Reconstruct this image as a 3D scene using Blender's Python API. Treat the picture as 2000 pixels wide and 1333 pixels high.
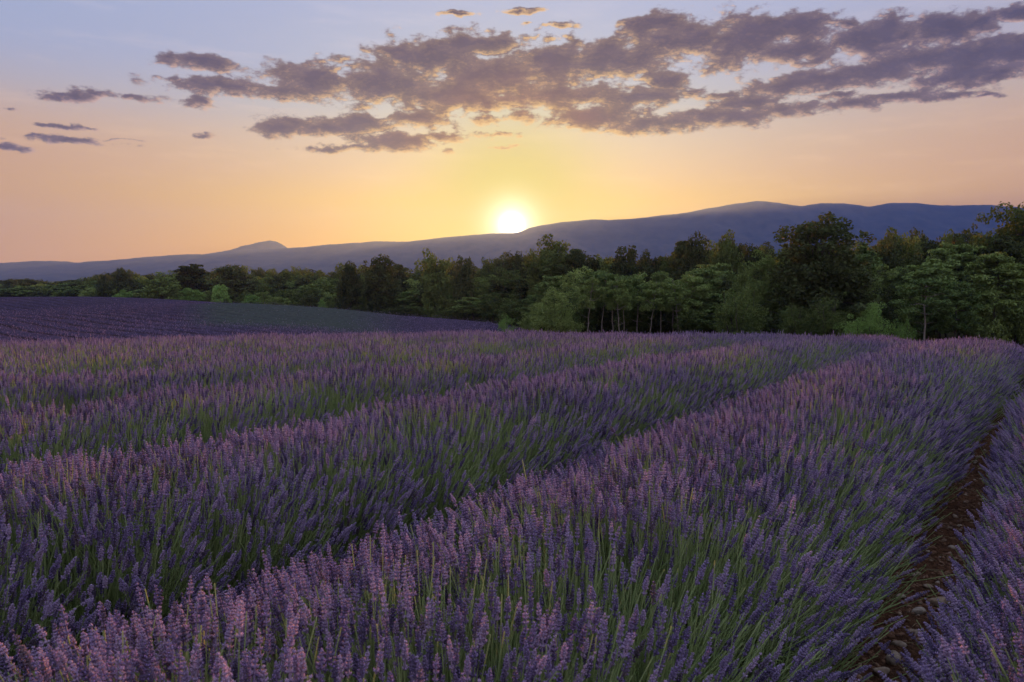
import bpy, math, random
import numpy as np
from mathutils import Vector

scene = bpy.context.scene
for o in list(bpy.data.objects):
    bpy.data.objects.remove(o)
COL = scene.collection
R = math.radians
RNG = np.random.default_rng(11)

# ------------------------------------------------------------------ camera
F = 1500.0                       # focal length in pixels of the 2000 px wide photograph
PITCH = 4.24
CAM_Z = 1.70
cam_d = bpy.data.cameras.new('camera')
cam_d.sensor_width = 36.0
cam_d.lens = 36.0 * F / 2000.0
cam_d.clip_start = 0.05
cam_d.clip_end = 20000
cam_d.dof.use_dof = True
cam_d.dof.focus_distance = 7.0
cam_d.dof.aperture_fstop = 7.0
cam = bpy.data.objects.new('camera', cam_d)
COL.objects.link(cam)
cam.location = (0, 0, CAM_Z)
cam.rotation_euler = (R(90 - PITCH), 0, 0)
scene.camera = cam

SUN_EL = 4.35
SUN_AZ = 0.0                     # straight ahead


def ray(px, py):
    """direction (x, 1, z) per unit of depth for a point of the photograph"""
    x = (px - 1000) / F
    y = (666.5 - py) / F
    c, s = math.cos(R(PITCH)), math.sin(R(PITCH))
    wy = c + y * s
    wz = -s + y * c
    return x / wy, wz / wy


def azel(px, py):
    x, z = ray(px, py)
    return math.atan2(x, 1), math.atan2(z, math.hypot(x, 1))


# ------------------------------------------------------------------ world (sky)
world = bpy.data.worlds.new('World')
scene.world = world
world.use_nodes = True
NT = world.node_tree
NT.nodes.clear()


class X:
    """tiny expression builder for scalar shader maths"""
    nt = None

    def __init__(s, sock):
        s.s = sock

    @staticmethod
    def m(op, a, b=None, c=None, clamp=False):
        n = X.nt.nodes.new('ShaderNodeMath')
        n.operation = op
        n.use_clamp = clamp
        for i, v in enumerate((a, b, c)):
            if v is None:
                continue
            if isinstance(v, X):
                X.nt.links.new(v.s, n.inputs[i])
            else:
                n.inputs[i].default_value = v
        return X(n.outputs[0])

    def __add__(a, b): return X.m('ADD', a, b)
    __radd__ = __add__
    def __sub__(a, b): return X.m('SUBTRACT', a, b)
    def __rsub__(a, b): return X.m('SUBTRACT', b, a)
    def __mul__(a, b): return X.m('MULTIPLY', a, b)
    __rmul__ = __mul__
    def __truediv__(a, b): return X.m('DIVIDE', a, b)


def smooth(x, a, b):
    n = X.nt.nodes.new('ShaderNodeMapRange')
    n.interpolation_type = 'SMOOTHSTEP'
    n.clamp = True
    X.nt.links.new(x.s, n.inputs['Value'])
    n.inputs['From Min'].default_value = a
    n.inputs['From Max'].default_value = b
    return X(n.outputs['Result'])


def mixc(fac, a, b, mode='MIX', clamp=True):
    n = X.nt.nodes.new('ShaderNodeMix')
    n.data_type = 'RGBA'
    n.blend_type = mode
    n.clamp_factor = clamp
    if isinstance(fac, X):
        X.nt.links.new(fac.s, n.inputs[0])
    else:
        n.inputs[0].default_value = fac
    for i, v in ((6, a), (7, b)):
        if isinstance(v, X):
            X.nt.links.new(v.s, n.inputs[i])
        else:
            n.inputs[i].default_value = (*v, 1)
    return X(n.outputs[2])


def ramp(x, stops, interp='EASE'):
    n = X.nt.nodes.new('ShaderNodeValToRGB')
    n.color_ramp.interpolation = interp
    e = n.color_ramp.elements
    while len(e) < len(stops):
        e.new(0.5)
    for k, (p, c) in enumerate(stops):
        e[k].position = p
        e[k].color = (*c, 1)
    X.nt.links.new(x.s, n.inputs[0])
    return X(n.outputs[0])


def noise(vec, scale, detail=6, rough=0.55, dist=0.0, color=False):
    n = X.nt.nodes.new('ShaderNodeTexNoise')
    n.inputs['Scale'].default_value = scale
    n.inputs['Detail'].default_value = detail
    n.inputs['Roughness'].default_value = rough
    n.inputs['Distortion'].default_value = dist
    if vec is not None:
        X.nt.links.new(vec.s, n.inputs['Vector'])
    return X(n.outputs['Color' if color else 'Fac'])


def vec(op, a, b=None, c=None, out=0):
    n = X.nt.nodes.new('ShaderNodeVectorMath')
    n.operation = op
    for i, v in enumerate((a, b, c)):
        if v is None:
            continue
        if isinstance(v, X):
            X.nt.links.new(v.s, n.inputs[i])
        else:
            n.inputs[i].default_value = v
    return X(n.outputs[out])


def combine(x, y, z=0.0):
    n = X.nt.nodes.new('ShaderNodeCombineXYZ')
    for i, v in enumerate((x, y, z)):
        if isinstance(v, X):
            X.nt.links.new(v.s, n.inputs[i])
        else:
            n.inputs[i].default_value = v
    return X(n.outputs[0])


def srgb(r, g, b):
    f = lambda v: (v / 255 / 12.92) if v / 255 <= 0.04045 else ((v / 255 + 0.055) / 1.055) ** 2.4
    return (f(r), f(g), f(b))


def build_sky():
    X.nt = NT
    tc = NT.nodes.new('ShaderNodeTexCoord')
    d = X(tc.outputs['Generated'])
    sp = NT.nodes.new('ShaderNodeSeparateXYZ')
    NT.links.new(d.s, sp.inputs[0])
    dx, dy, dz = (X(sp.outputs[i]) for i in range(3))
    u = X.m('ARCTAN2', dx, dy)
    v = X.m('ARCSINE', dz)
    sd = Vector((0, math.cos(R(SUN_EL)), math.sin(R(SUN_EL))))
    cosg = vec('DOT_PRODUCT', d, tuple(sd), out=1)
    gam = X.m('ARCCOSINE', X.m('MINIMUM', cosg, 1.0)) * (180 / math.pi)      # degrees from the sun
    deg = v * (180 / math.pi)
    t = X.m('MULTIPLY', deg, 1 / 60, clamp=True)
    # sky on the sunset side, by elevation (0 .. 60 degrees)
    west = ramp(t, [(0.0, (0.68, 0.28, 0.04)), (3 / 60, (0.74, 0.32, 0.0)), (6 / 60, (0.78, 0.43, 0.07)),
                    (8 / 60, (0.70, 0.44, 0.23)), (10.5 / 60, (0.60, 0.46, 0.36)), (12.5 / 60, (0.46, 0.45, 0.47)),
                    (15 / 60, (0.38, 0.42, 0.57)), (19.7 / 60, (0.37, 0.42, 0.63)), (30 / 60, (0.50, 0.57, 0.83)), (1.0, (0.78, 0.86, 1.10))], 'LINEAR')  # highest stops, above the view, raised to brighten the lavender
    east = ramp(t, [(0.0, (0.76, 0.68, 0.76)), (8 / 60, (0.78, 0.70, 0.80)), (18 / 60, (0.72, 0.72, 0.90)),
                    (32 / 60, (0.68, 0.75, 1.02)), (1.0, (0.78, 0.86, 1.10))], 'LINEAR')  # unseen sky overhead and behind the camera, brightened as added fill for the foreground
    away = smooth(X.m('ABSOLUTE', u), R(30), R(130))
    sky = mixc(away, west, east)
    # duller and cooler a little way from the sun
    side = smooth(X.m('ABSOLUTE', u), R(8), R(38))
    low = 1.0 - smooth(deg, 4, 22)
    sky = mixc(side * low * 0.75, sky, (0.55, 0.29, 0.17))
    # the top left corner is the bluest
    sky = mixc(smooth(u * -1.0, R(0), R(34)) * smooth(deg, 9, 16) * 0.7, sky, (0.32, 0.40, 0.62))
    # thin high veil
    hv = noise(combine(u, v * 6.0), 7.0, 5, 0.6)
    veil = smooth(hv, 0.50, 0.75) * smooth(deg, 3, 8) * 0.22
    sky = mixc(veil, sky, mixc(smooth(deg, 8, 20), (1.0, 0.66, 0.38), (0.62, 0.60, 0.74)))
    # glow round the sun
    gb = X.m('EXPONENT', X.m('POWER', gam / 14.0, 2.0) * -1.0)
    sky = mixc(1.0, sky, mixc(1.0, combine(gb, gb, gb), (0.10, 0.12, 0.0), 'MULTIPLY'), 'ADD')
    gy = X.m('EXPONENT', X.m('POWER', gam / 6.8, 2.8) * -1.0)
    sky = mixc(gy * 0.97, sky, (0.40, 0.43, 0.0))
    # Nishita sunset sky laid under it
    ns = NT.nodes.new('ShaderNodeTexSky')
    ns.sky_type = 'NISHITA'
    ns.sun_disc = False
    ns.sun_elevation = R(SUN_EL)
    ns.sun_rotation = R(SUN_AZ)
    sky = mixc(1.0, sky, mixc(1.0, X(ns.outputs[0]), (0.012, 0.012, 0.012), 'MULTIPLY'), 'ADD')

    # ---- clouds: soft ellipses in (azimuth, elevation), broken up by noise
    blobs = [(400, 122, 92, 17), (338, 156, 46, 13), (450, 174, 150, 20), (620, 160, 115, 38), (740, 165, 150, 52),
             (850, 108, 110, 42), (780, 100, 62, 22), (930, 90, 100, 30), (960, 150, 150, 62), (880, 192, 150, 34),
             (1080, 130, 110, 60), (1190, 118, 100, 44), (1258, 108, 80, 42), (1300, 160, 50, 22), (1100, 190, 120, 28),
             (1240, 190, 125, 22), (1340, 181, 34, 9), (620, 248, 120, 24), (560, 252, 66, 17), (700, 245, 80, 22),
             (820, 236, 62, 20), (765, 276, 105, 20), (862, 270, 62, 14), (640, 293, 64, 7), (705, 290, 85, 10),
             (880, 293, 22, 8), (965, 234, 58, 13), (1020, 228, 40, 14), (960, 262, 44, 9), (990, 286, 34, 4),
             (1290, 50, 90, 30), (1225, 46, 40, 13), (1330, 88, 115, 42), (1450, 85, 120, 58), (1545, 60, 105, 38),
             (1560, 98, 105, 34), (1440, 42, 44, 13), (1655, 48, 30, 20), (1720, 72, 130, 42), (1840, 55, 112, 38),
             (1905, 52, 60, 26), (1985, 26, 62, 22), (1955, 108, 100, 42), (1800, 122, 155, 38), (1700, 142, 165, 32),
             (1600, 158, 145, 24), (1900, 142, 150, 34), (1520, 172, 56, 15), (1575, 125, 54, 11), (1180, 232, 112, 27),
             (1285, 240, 130, 20), (1405, 230, 140, 20), (1450, 204, 84, 17), (1410, 189, 50, 9), (1525, 216, 112, 17),
             (1650, 206, 92, 15), (1640, 186, 60, 10), (1750, 190, 120, 15), (1850, 188, 92, 11), (1930, 187, 42, 6),
             (1130, 246, 40, 11), (1225, 252, 80, 11), (150, 190, 72, 13), (195, 183, 44, 12), (268, 191, 58, 9),
             (385, 202, 40, 15), (405, 266, 28, 6), (14, 212, 30, 6), (140, 276, 125, 10), (60, 264, 44, 8),
             (18, 290, 58, 11), (130, 248, 70, 5), (225, 273, 52, 4), (890, 26, 46, 6), (1015, 20, 52, 6),
             (1100, 48, 38, 8), (1030, 47, 14, 5), (1075, 76, 26, 8),
             (2120, 95, 150, 44), (2260, 60, 120, 34), (2330, 130, 150, 26), (-90, 285, 90, 12), (-210, 262, 120, 13),
             (-150, 200, 80, 14), (1500, -60, 160, 26), (1750, -90, 190, 30), (1150, -70, 90, 12), (2150, -40, 140, 30)]
    uv = combine(u, v)
    warp = noise(combine(u, v * 1.6), 38.0, 3, 0.5, color=True)
    p = vec('MULTIPLY_ADD', vec('SUBTRACT', warp, (0.5, 0.5, 0.5)), (0.030, 0.012, 0.0), uv)

    def field(p):
        m = None
        for (cx, cy, rx, ry) in blobs:
            a, e = azel(cx, cy)
            a1, _ = azel(cx + 1, cy)
            _, e1 = azel(cx, cy - 1)
            loose = 1.7 if ry < 16 else 1.35               # small clouds fray more
            ix, iy = 1 / (rx * loose * (a1 - a)), 1 / (ry * loose * (e1 - e))
            q = vec('MULTIPLY_ADD', p, (ix, iy, 0.0), (-a * ix, -e * iy, 0.0))
            l = vec('LENGTH', q, out=1) + ((1 - 1 / loose) + (0.10 if ry < 16 else 0.0))
            m = l if m is None else X.m('MINIMUM', m, l)
        return m

    ncoord = combine(u, v * 1.9)

    def density(pos, nc):
        n_ = noise(nc, 22.0, 5, 0.5) * 0.56 + noise(nc, 72.0, 9, 0.62) * 0.44
        return (1.13 - field(pos)) + (n_ - 0.5) * 2.7, n_

    D, nn = density(p, ncoord)
    # the same cloud sampled a step towards the sun: which edges are turned to it
    stp = vec('NORMALIZE', vec('SUBTRACT', (0.0, R(SUN_EL), 0.0), uv))
    D2, _n2 = density(vec('MULTIPLY_ADD', stp, (0.005, 0.005, 0.0), p), vec('MULTIPLY_ADD', stp, (0.005, 0.0095, 0.0), ncoord))
    sunside = smooth(D - D2, -0.02, 0.30)
    alpha = smooth(D, 0.0, 0.32)
    core = smooth(D, 0.12, 0.75)
    soft = noise(combine(u, v * 2.6), 26.0, 4, 0.5)
    nearf = 1.0 - smooth(gam, 5, 13)
    farf = smooth(gam, 12, 34)
    body = mixc(nearf, mixc(farf, (0.050, 0.032, 0.066), (0.040, 0.036, 0.082)), (0.20, 0.062, 0.028))
    body = mixc(smooth(soft, 0.35, 0.70) * 0.7, body, mixc(1.0, body, (1.5, 1.5, 1.4), 'MULTIPLY'))
    rim = mixc(smooth(gam, 8, 30), (1.0, 0.62, 0.20), (0.66, 0.43, 0.36))
    cl = mixc((1.0 - core) * (sunside * 0.80 + 0.16), body, rim)
    cl = mixc(sunside * 0.05, cl, rim)
    sky = mixc(alpha * 0.96, sky, cl)
    # the sun's own blinding centre
    for rad_, pw, colr in ((0.50, 2.0, (14.0, 13.0, 11.0)), (1.35, 1.5, (1.9, 1.85, 1.75))):
        g_ = X.m('EXPONENT', X.m('POWER', gam / rad_, pw) * -1.0)
        sky = mixc(1.0, sky, mixc(1.0, combine(g_, g_, g_), colr, 'MULTIPLY'), 'ADD')
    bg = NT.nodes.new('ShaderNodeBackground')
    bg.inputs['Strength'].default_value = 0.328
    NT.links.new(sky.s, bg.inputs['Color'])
    out = NT.nodes.new('ShaderNodeOutputWorld')
    NT.links.new(bg.outputs[0], out.inputs['Surface'])


build_sky()

# ------------------------------------------------------------------ sun, exposure, render
sun_d = bpy.data.lights.new('sun', 'SUN')
sun_d.energy = 3.8
sun_d.angle = R(0.5)
sun_d.color = (1.0, 0.36, 0.05)
sun = bpy.data.objects.new('sun', sun_d)
COL.objects.link(sun)
sun.location = (0, 50, 60)
sun.rotation_euler = (R(-(90 - SUN_EL)), 0, 0)

scene.view_settings.view_transform = 'Standard'
scene.view_settings.look = 'None'
scene.view_settings.exposure = 1.6
scene.view_settings.gamma = 1.0
scene.view_settings.use_curve_mapping = False
scene.render.engine = 'CYCLES'
cy = scene.cycles
cy.use_denoising = True
cy.max_bounces = 5
cy.diffuse_bounces = 4
cy.transmission_bounces = 3
cy.glossy_bounces = 1
cy.volume_bounces = 1
cy.transparent_max_bounces = 8
cy.sample_clamp_indirect = 4.0
cy.volume_step_rate = 4.0


# ------------------------------------------------------------------ materials
def new_mat(name):
    m = bpy.data.materials.new(name)
    m.use_nodes = True
    m.node_tree.nodes.clear()
    X.nt = m.node_tree
    return m


def finish(m, col, rough=0.8, transl=0.0, transl_col=None, bump=None, bump_dist=0.02, spec=0.2, bump_strength=1.0):
    nt = m.node_tree
    p = nt.nodes.new('ShaderNodeBsdfPrincipled')
    p.inputs['Roughness'].default_value = rough
    p.inputs['Specular IOR Level'].default_value = spec
    if isinstance(col, X):
        nt.links.new(col.s, p.inputs['Base Color'])
    else:
        p.inputs['Base Color'].default_value = (*col, 1)
    if bump is not None:
        b = nt.nodes.new('ShaderNodeBump')
        b.inputs['Distance'].default_value = bump_dist
        b.inputs['Strength'].default_value = bump_strength
        nt.links.new(bump.s, b.inputs['Height'])
        nt.links.new(b.outputs[0], p.inputs['Normal'])
    sh = p.outputs[0]
    if transl > 0:
        t = nt.nodes.new('ShaderNodeBsdfTranslucent')
        tcx = transl_col if transl_col is not None else col
        if isinstance(tcx, X):
            nt.links.new(tcx.s, t.inputs['Color'])
        else:
            t.inputs['Color'].default_value = (*tcx, 1)
        mx = nt.nodes.new('ShaderNodeMixShader')
        mx.inputs[0].default_value = transl
        nt.links.new(sh, mx.inputs[1])
        nt.links.new(t.outputs[0], mx.inputs[2])
        sh = mx.outputs[0]
    o = nt.nodes.new('ShaderNodeOutputMaterial')
    nt.links.new(sh, o.inputs['Surface'])
    return m


def objrand():
    n = X.nt.nodes.new('ShaderNodeObjectInfo')
    return X(n.outputs['Random'])


def wpos():
    n = X.nt.nodes.new('ShaderNodeNewGeometry')
    return X(n.outputs['Position'])


def varied(name, stops, transl=0.3, rough=0.75, nscale=1.3, amp=0.35, spec=0.15):
    """foliage and flower colour: one tone per copy, drifting a little with place"""
    m = new_mat(name)
    f = objrand() * (1 - amp) + noise(wpos(), nscale, 3, 0.5) * amp
    c = ramp(f, stops, 'LINEAR')
    return finish(m, c, rough, transl, None, spec=spec)


def foliage(name, lo, hi):
    m = new_mat(name)
    f = objrand() * 0.25 + noise(wpos(), 0.7, 2, 0.5) * 0.35 + noise(wpos(), 4.5, 2, 0.5) * 0.40
    lo, hi = tuple(q * 1.3 for q in lo), tuple(q * 1.3 for q in hi)
    c = ramp(f, [(0.30, lo), (0.50, tuple((a + b) / 2 for a, b in zip(lo, hi))), (0.68, tuple(b * 1.25 for b in hi))], 'LINEAR')
    tcol = mixc(1.0, c, (1.25, 1.25, 0.8), 'MULTIPLY')
    return finish(m, c, 0.85, 0.17, tcol, spec=0.05)


M = {}
M['calyx'] = varied('lavender_calyx', [(0.14, (0.250, 0.190, 0.190)), (0.24, (0.170, 0.130, 0.240)), (0.5, (0.380, 0.290, 0.470)), (0.85, (0.600, 0.460, 0.620))], 0.45)
M['floret'] = varied('lavender_floret', [(0.1, (0.45, 0.31, 0.70)), (0.5, (0.60, 0.43, 0.80)), (0.9, (0.76, 0.56, 0.80))], 0.5)
M['stem'] = varied('lavender_stalk', [(0.1, (0.310, 0.400, 0.155)), (0.5, (0.430, 0.520, 0.215)), (0.85, (0.520, 0.580, 0.270)), (0.95, (0.56, 0.47, 0.27))], 0.36)
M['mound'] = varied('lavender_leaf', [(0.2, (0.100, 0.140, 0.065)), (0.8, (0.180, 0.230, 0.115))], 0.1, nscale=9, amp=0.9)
M['oak'] = foliage('oak_leaf', (0.054, 0.076, 0.024), (0.112, 0.140, 0.042))
M['dark'] = foliage('dark_leaf', (0.034, 0.044, 0.018), (0.062, 0.076, 0.030))
M['pine'] = foliage('pine_needle', (0.068, 0.105, 0.036), (0.150, 0.195, 0.060))
M['light'] = foliage('bright_leaf', (0.120, 0.200, 0.052), (0.190, 0.285, 0.078))
M['olive'] = foliage('olive_leaf', (0.105, 0.145, 0.042), (0.180, 0.222, 0.068))


def make_plain_mats():
    m = new_mat('straw')
    M['straw'] = finish(m, ramp(noise(wpos(), 9, 2, 0.5), [(0.3, (0.22, 0.16, 0.09)), (0.7, (0.40, 0.31, 0.18))]), 0.9)
    m = new_mat('bark')
    g = noise(wpos(), 6, 5, 0.6)
    M['bark'] = finish(m, ramp(g, [(0.3, (0.050, 0.042, 0.035)), (0.7, (0.120, 0.100, 0.082))]), 0.9, bump=g, bump_dist=0.06, spec=0.0)
    m = new_mat('pale_bark')
    g = noise(wpos(), 5, 5, 0.6)
    M['pale_bark'] = finish(m, ramp(g, [(0.3, (0.20, 0.165, 0.135)), (0.7, (0.34, 0.285, 0.235))]), 0.9, bump=g, bump_dist=0.06, spec=0.0)
    m = new_mat('soil')
    g = noise(wpos(), 28, 8, 0.65)
    g2 = noise(wpos(), 4, 4, 0.5)
    c = mixc(smooth(g2, 0.3, 0.7), ramp(g, [(0.3, (0.060, 0.025, 0.014)), (0.7, (0.200, 0.092, 0.050))]),
             ramp(g, [(0.3, (0.048, 0.022, 0.013)), (0.7, (0.160, 0.078, 0.045))]))
    M['soil'] = finish(m, c, 0.95, bump=g, bump_dist=0.04, spec=0.1)
    m = new_mat('stone')
    g = noise(wpos(), 40, 6, 0.6)
    c = mixc(objrand(), ramp(g, [(0.3, (0.26, 0.165, 0.105)), (0.7, (0.42, 0.30, 0.21))]),
             ramp(g, [(0.3, (0.30, 0.23, 0.18)), (0.7, (0.52, 0.43, 0.36))]))
    M['stone'] = finish(m, c, 0.9, bump=g, bump_dist=0.006)
    m = new_mat('gravel')
    g = noise(wpos(), 22, 3, 0.6)
    M['gravel'] = finish(m, ramp(g, [(0.3, (0.13, 0.062, 0.036)), (0.55, (0.25, 0.135, 0.085)), (0.72, (0.44, 0.33, 0.25))]), 0.95)
    # open ground: dry earth and grass near, fields and woods far out
    m = new_mat('ground')
    p = wpos()
    g = noise(p, 0.9, 8, 0.6)
    near = ramp(g, [(0.3, (0.040, 0.036, 0.020)), (0.7, (0.080, 0.075, 0.038))])
    h = noise(p, 0.006, 6, 0.6)
    far = ramp(h, [(0.35, (0.040, 0.055, 0.026)), (0.5, (0.090, 0.095, 0.050)), (0.65, (0.055, 0.065, 0.032))])
    ln = vec('LENGTH', p, out=1)
    M['ground'] = finish(m, mixc(smooth(ln, 60, 220), near, far), 0.95, bump=g, bump_dist=0.08, spec=0.0)
    m = new_mat('mountain')
    g = noise(p_ if False else wpos(), 0.012, 8, 0.6)
    M['mountain'] = finish(m, ramp(g, [(0.35, (0.022, 0.032, 0.030)), (0.65, (0.045, 0.052, 0.046))]), 0.95)
    # distant lavender: bands along the planted rows, greener where not yet in bloom
    m = new_mat('distant_lavender')
    p = wpos()
    g = noise(p, 3.2, 5, 0.6)
    big = noise(p, 0.030, 4, 0.5)
    at = m.node_tree.nodes.new('ShaderNodeAttribute')
    at.attribute_name = 'green'
    gr = X(at.outputs['Fac'])
    purple = ramp(g, [(0.3, (0.036, 0.027, 0.050)), (0.7, (0.092, 0.066, 0.116))])
    purple = mixc(smooth(big, 0.35, 0.65) * 0.6, purple, ramp(g, [(0.3, (0.028, 0.021, 0.040)), (0.7, (0.066, 0.049, 0.084))]))
    green = ramp(g, [(0.3, (0.040, 0.047, 0.042)), (0.7, (0.074, 0.084, 0.074))])
    ar = m.node_tree.nodes.new('ShaderNodeAttribute')
    ar.attribute_name = 'row'
    plants = mixc(smooth(X(ar.outputs['Fac']), 0.15, 0.75), (0.034, 0.022, 0.026), mixc(gr, purple, green))
    M['distant_lavender'] = finish(m, plants, 0.9, bump=g, bump_dist=0.06, spec=0.0)


make_plain_mats()


# ------------------------------------------------------------------ object helpers
def mesh_from(name, v, f, mats, midx=None, smooth_=False):
    me = bpy.data.meshes.new(name)
    v = np.asarray(v, dtype=np.float32).reshape(-1, 3)
    me.vertices.add(len(v))
    me.vertices.foreach_set('co', v.ravel())
    if isinstance(f, np.ndarray):
        n = f.shape[1]
        tot = np.full(len(f), n, np.int32)
        flat = f.ravel().astype(np.int32)
    else:
        tot = np.array([len(q) for q in f], np.int32)
        flat = np.array([i for q in f for i in q], np.int32)
    if len(tot):
        me.loops.add(len(flat))
        me.loops.foreach_set('vertex_index', flat)
        me.polygons.add(len(tot))
        st = np.zeros(len(tot), np.int32)
        st[1:] = np.cumsum(tot)[:-1]
        me.polygons.foreach_set('loop_start', st)
        if midx is not None:
            me.polygons.foreach_set('material_index', np.asarray(midx, np.int32))
        if smooth_:
            me.polygons.foreach_set('use_smooth', np.ones(len(tot), bool))
    for m in mats:
        me.materials.append(m)
    me.update(calc_edges=True)
    return me


def link(name, me, parent=None, **props):
    o = bpy.data.objects.new(name, me)
    COL.objects.link(o)
    if parent is not None:
        o.parent = parent
    for k, val in props.items():
        if val:
            o[k] = val
    return o


# ------------------------------------------------------------------ terrain
def near_z(r):
    r = np.asarray(r, float)
    a = 0.00303
    return np.where(r < 8, 0.0, np.where(r < 22, -a * (r - 8) ** 2, -a * 196 - 2 * a * 14 * (r - 22)))


CP = [(-100, 150, -1.1), (-70, 140, -1.0), (-37, 110, -1.40), (-23, 100, -1.95), (-13, 95, -2.75), (-1.8, 90, -3.2),
      (-38, 60, -2.2), (-66, 100, -2.0), (-18, 55, -1.95), (-26, 80, -1.78), (-8, 60, -2.8), (-10.5, 80, -2.95),
      (-1.4, 70, -3.2), (-45, 140, -3.0), (-16, 120, -3.6), (-2, 110, -3.6), (22, 55, -3.0), (11, 60, -3.1),
      (40, 50, -2.8), (30, 80, -3.0), (60, 60, -2.5), (60, 100, -2.5), (20, 110, -3.3), (0, 140, -3.6), (-60, 195, -3.2),
      (-147, 230, -2.8), (-200, 260, -2.2), (-20, 165, -4.2), (-150, 125, -1.0), (-160, 50, -2.2), (-80, 40, -2.3),
      (30, 220, -3.5), (150, 200, -2.5), (150, 40, -2.0), (-100, 320, -3.5), (100, 340, -3), (-300, 200, -3), (-300, 0, -2.5),
      (300, 100, -2.5), (0, -150, -2.5), (120, -120, -2.5), (-120, -120, -2.5), (0, -60, -2.3), (50, -40, -2.2), (-50, -40, -2.2)]
for a_ in np.arange(-180, 180, 30):
    for r_ in (22, 30):
        CP.append((r_ * math.sin(R(a_)), r_ * math.cos(R(a_)), float(near_z(r_))))
for a_ in np.arange(-75, 80, 15):
    CP.append((41 * math.sin(R(a_)), 41 * math.cos(R(a_)), -2.45))
CP = np.array(CP, float)


def tps_kernel(d2):
    return np.where(d2 > 1e-9, d2 * np.log(np.maximum(d2, 1e-9)) * 0.5, 0.0)


_n = len(CP)
_K = tps_kernel(((CP[:, None, :2] - CP[None, :, :2]) ** 2).sum(-1)) + np.eye(_n) * 4.0
_P = np.c_[np.ones(_n), CP[:, :2]]
_A = np.block([[_K, _P], [_P.T, np.zeros((3, 3))]])
_W = np.linalg.solve(_A, np.r_[CP[:, 2], 0, 0, 0])


def sstep(x, a, b):
    t = np.clip((np.asarray(x, float) - a) / (b - a), 0, 1)
    return t * t * (3 - 2 * t)


def tz(x, y):
    """ground height"""
    x = np.atleast_1d(np.asarray(x, float))
    y = np.atleast_1d(np.asarray(y, float))
    r = np.hypot(x, y)
    out = near_z(r)
    far = r > 24
    if far.any():
        xf, yf, rf = x[far], y[far], r[far]
        s = np.minimum(1.0, 330 / rf)
        z = np.empty(len(xf))
        for i in range(0, len(xf), 40000):
            xs, ys = (xf * s)[i:i + 40000], (yf * s)[i:i + 40000]
            k = tps_kernel((xs[:, None] - CP[None, :, 0]) ** 2 + (ys[:, None] - CP[None, :, 1]) ** 2)
            z[i:i + 40000] = k @ _W[:_n] + _W[_n] + _W[_n + 1] * xs + _W[_n + 2] * ys
        w = sstep(rf, 24, 33)
        z = near_z(rf) * (1 - w) + z * w
        w2 = sstep(rf, 260, 420)
        plain = -4 + 17 * sstep(rf, 300, 3400)
        out[far] = z * (1 - w2) + plain * w2
    return out


def tz1(x, y):
    return float(tz([x], [y])[0])


def build_ground():
    nr, na = 230, 288
    rr = 0.3 * np.exp(np.linspace(0, math.log(4800 / 0.3), nr))
    aa = np.linspace(0, 2 * math.pi, na, endpoint=False)
    rg, ag = np.meshgrid(rr, aa, indexing='ij')
    x, y = (rg * np.sin(ag)).ravel(), (rg * np.cos(ag)).ravel()
    z = tz(x, y)
    v = np.c_[x, y, z]
    v = np.vstack([v, [[0, 0, 0.0]]])
    i, j = np.meshgrid(np.arange(nr - 1), np.arange(na), indexing='ij')
    a = i * na + j
    b = i * na + (j + 1) % na
    f = np.stack([a, a + na, b + na, b], -1).reshape(-1, 4)
    faces = [tuple(q) for q in f] + [(nr * na, k, (k + 1) % na) for k in range(na)]
    me = mesh_from('ground', v, faces, [M['ground']], smooth_=True)
    link('ground', me, kind='structure', label='open ground of the valley under field and wood')


def vnoise(x, y, seed=0):
    """cheap smooth value noise on numpy arrays"""
    def h(i, j):
        n = (i.astype(np.int64) * 374761393 + j.astype(np.int64) * 668265263 + seed * 1442695) & 0x7fffffff
        n = ((n ^ (n >> 13)) * 1274126177) & 0x7fffffff
        return ((n ^ (n >> 16)) & 0xffff) / 65535.0
    xi, yi = np.floor(x), np.floor(y)
    fx, fy = x - xi, y - yi
    fx, fy = fx * fx * (3 - 2 * fx), fy * fy * (3 - 2 * fy)
    return (h(xi, yi) * (1 - fx) * (1 - fy) + h(xi + 1, yi) * fx * (1 - fy) + h(xi, yi + 1) * (1 - fx) * fy + h(xi + 1, yi + 1) * fx * fy)


def fbm(x, y, o=5, seed=0):
    s, a, t = 0, 0.5, 0
    for k in range(o):
        s = s + a * vnoise(x * 2 ** k, y * 2 ** k, seed + k * 17)
        t += a
        a *= 0.55
    return s / t


RIDGE = [(-900, 530), (-500, 522), (-200, 516), (0, 514), (60, 511), (110, 510), (150, 513), (220, 508), (300, 501), (350, 498), (400, 496), (450, 490), (480, 487),
         (560, 485), (600, 482), (640, 478), (700, 474), (740, 471), (770, 472), (800, 472), (850, 466), (900, 461), (950, 457), (1000, 456),
         (1015, 454), (1035, 445), (1060, 440), (1100, 434), (1150, 429), (1200, 430), (1250, 427), (1300, 420), (1340, 416),
         (1380, 408), (1420, 401), (1450, 396), (1480, 393), (1520, 396), (1565, 403), (1600, 398), (1650, 398), (1700, 404), (1740, 397),
         (1790, 396), (1830, 402), (1880, 401), (1940, 401), (2000, 406), (2200, 412), (2500, 430), (2900, 470)]


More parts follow.
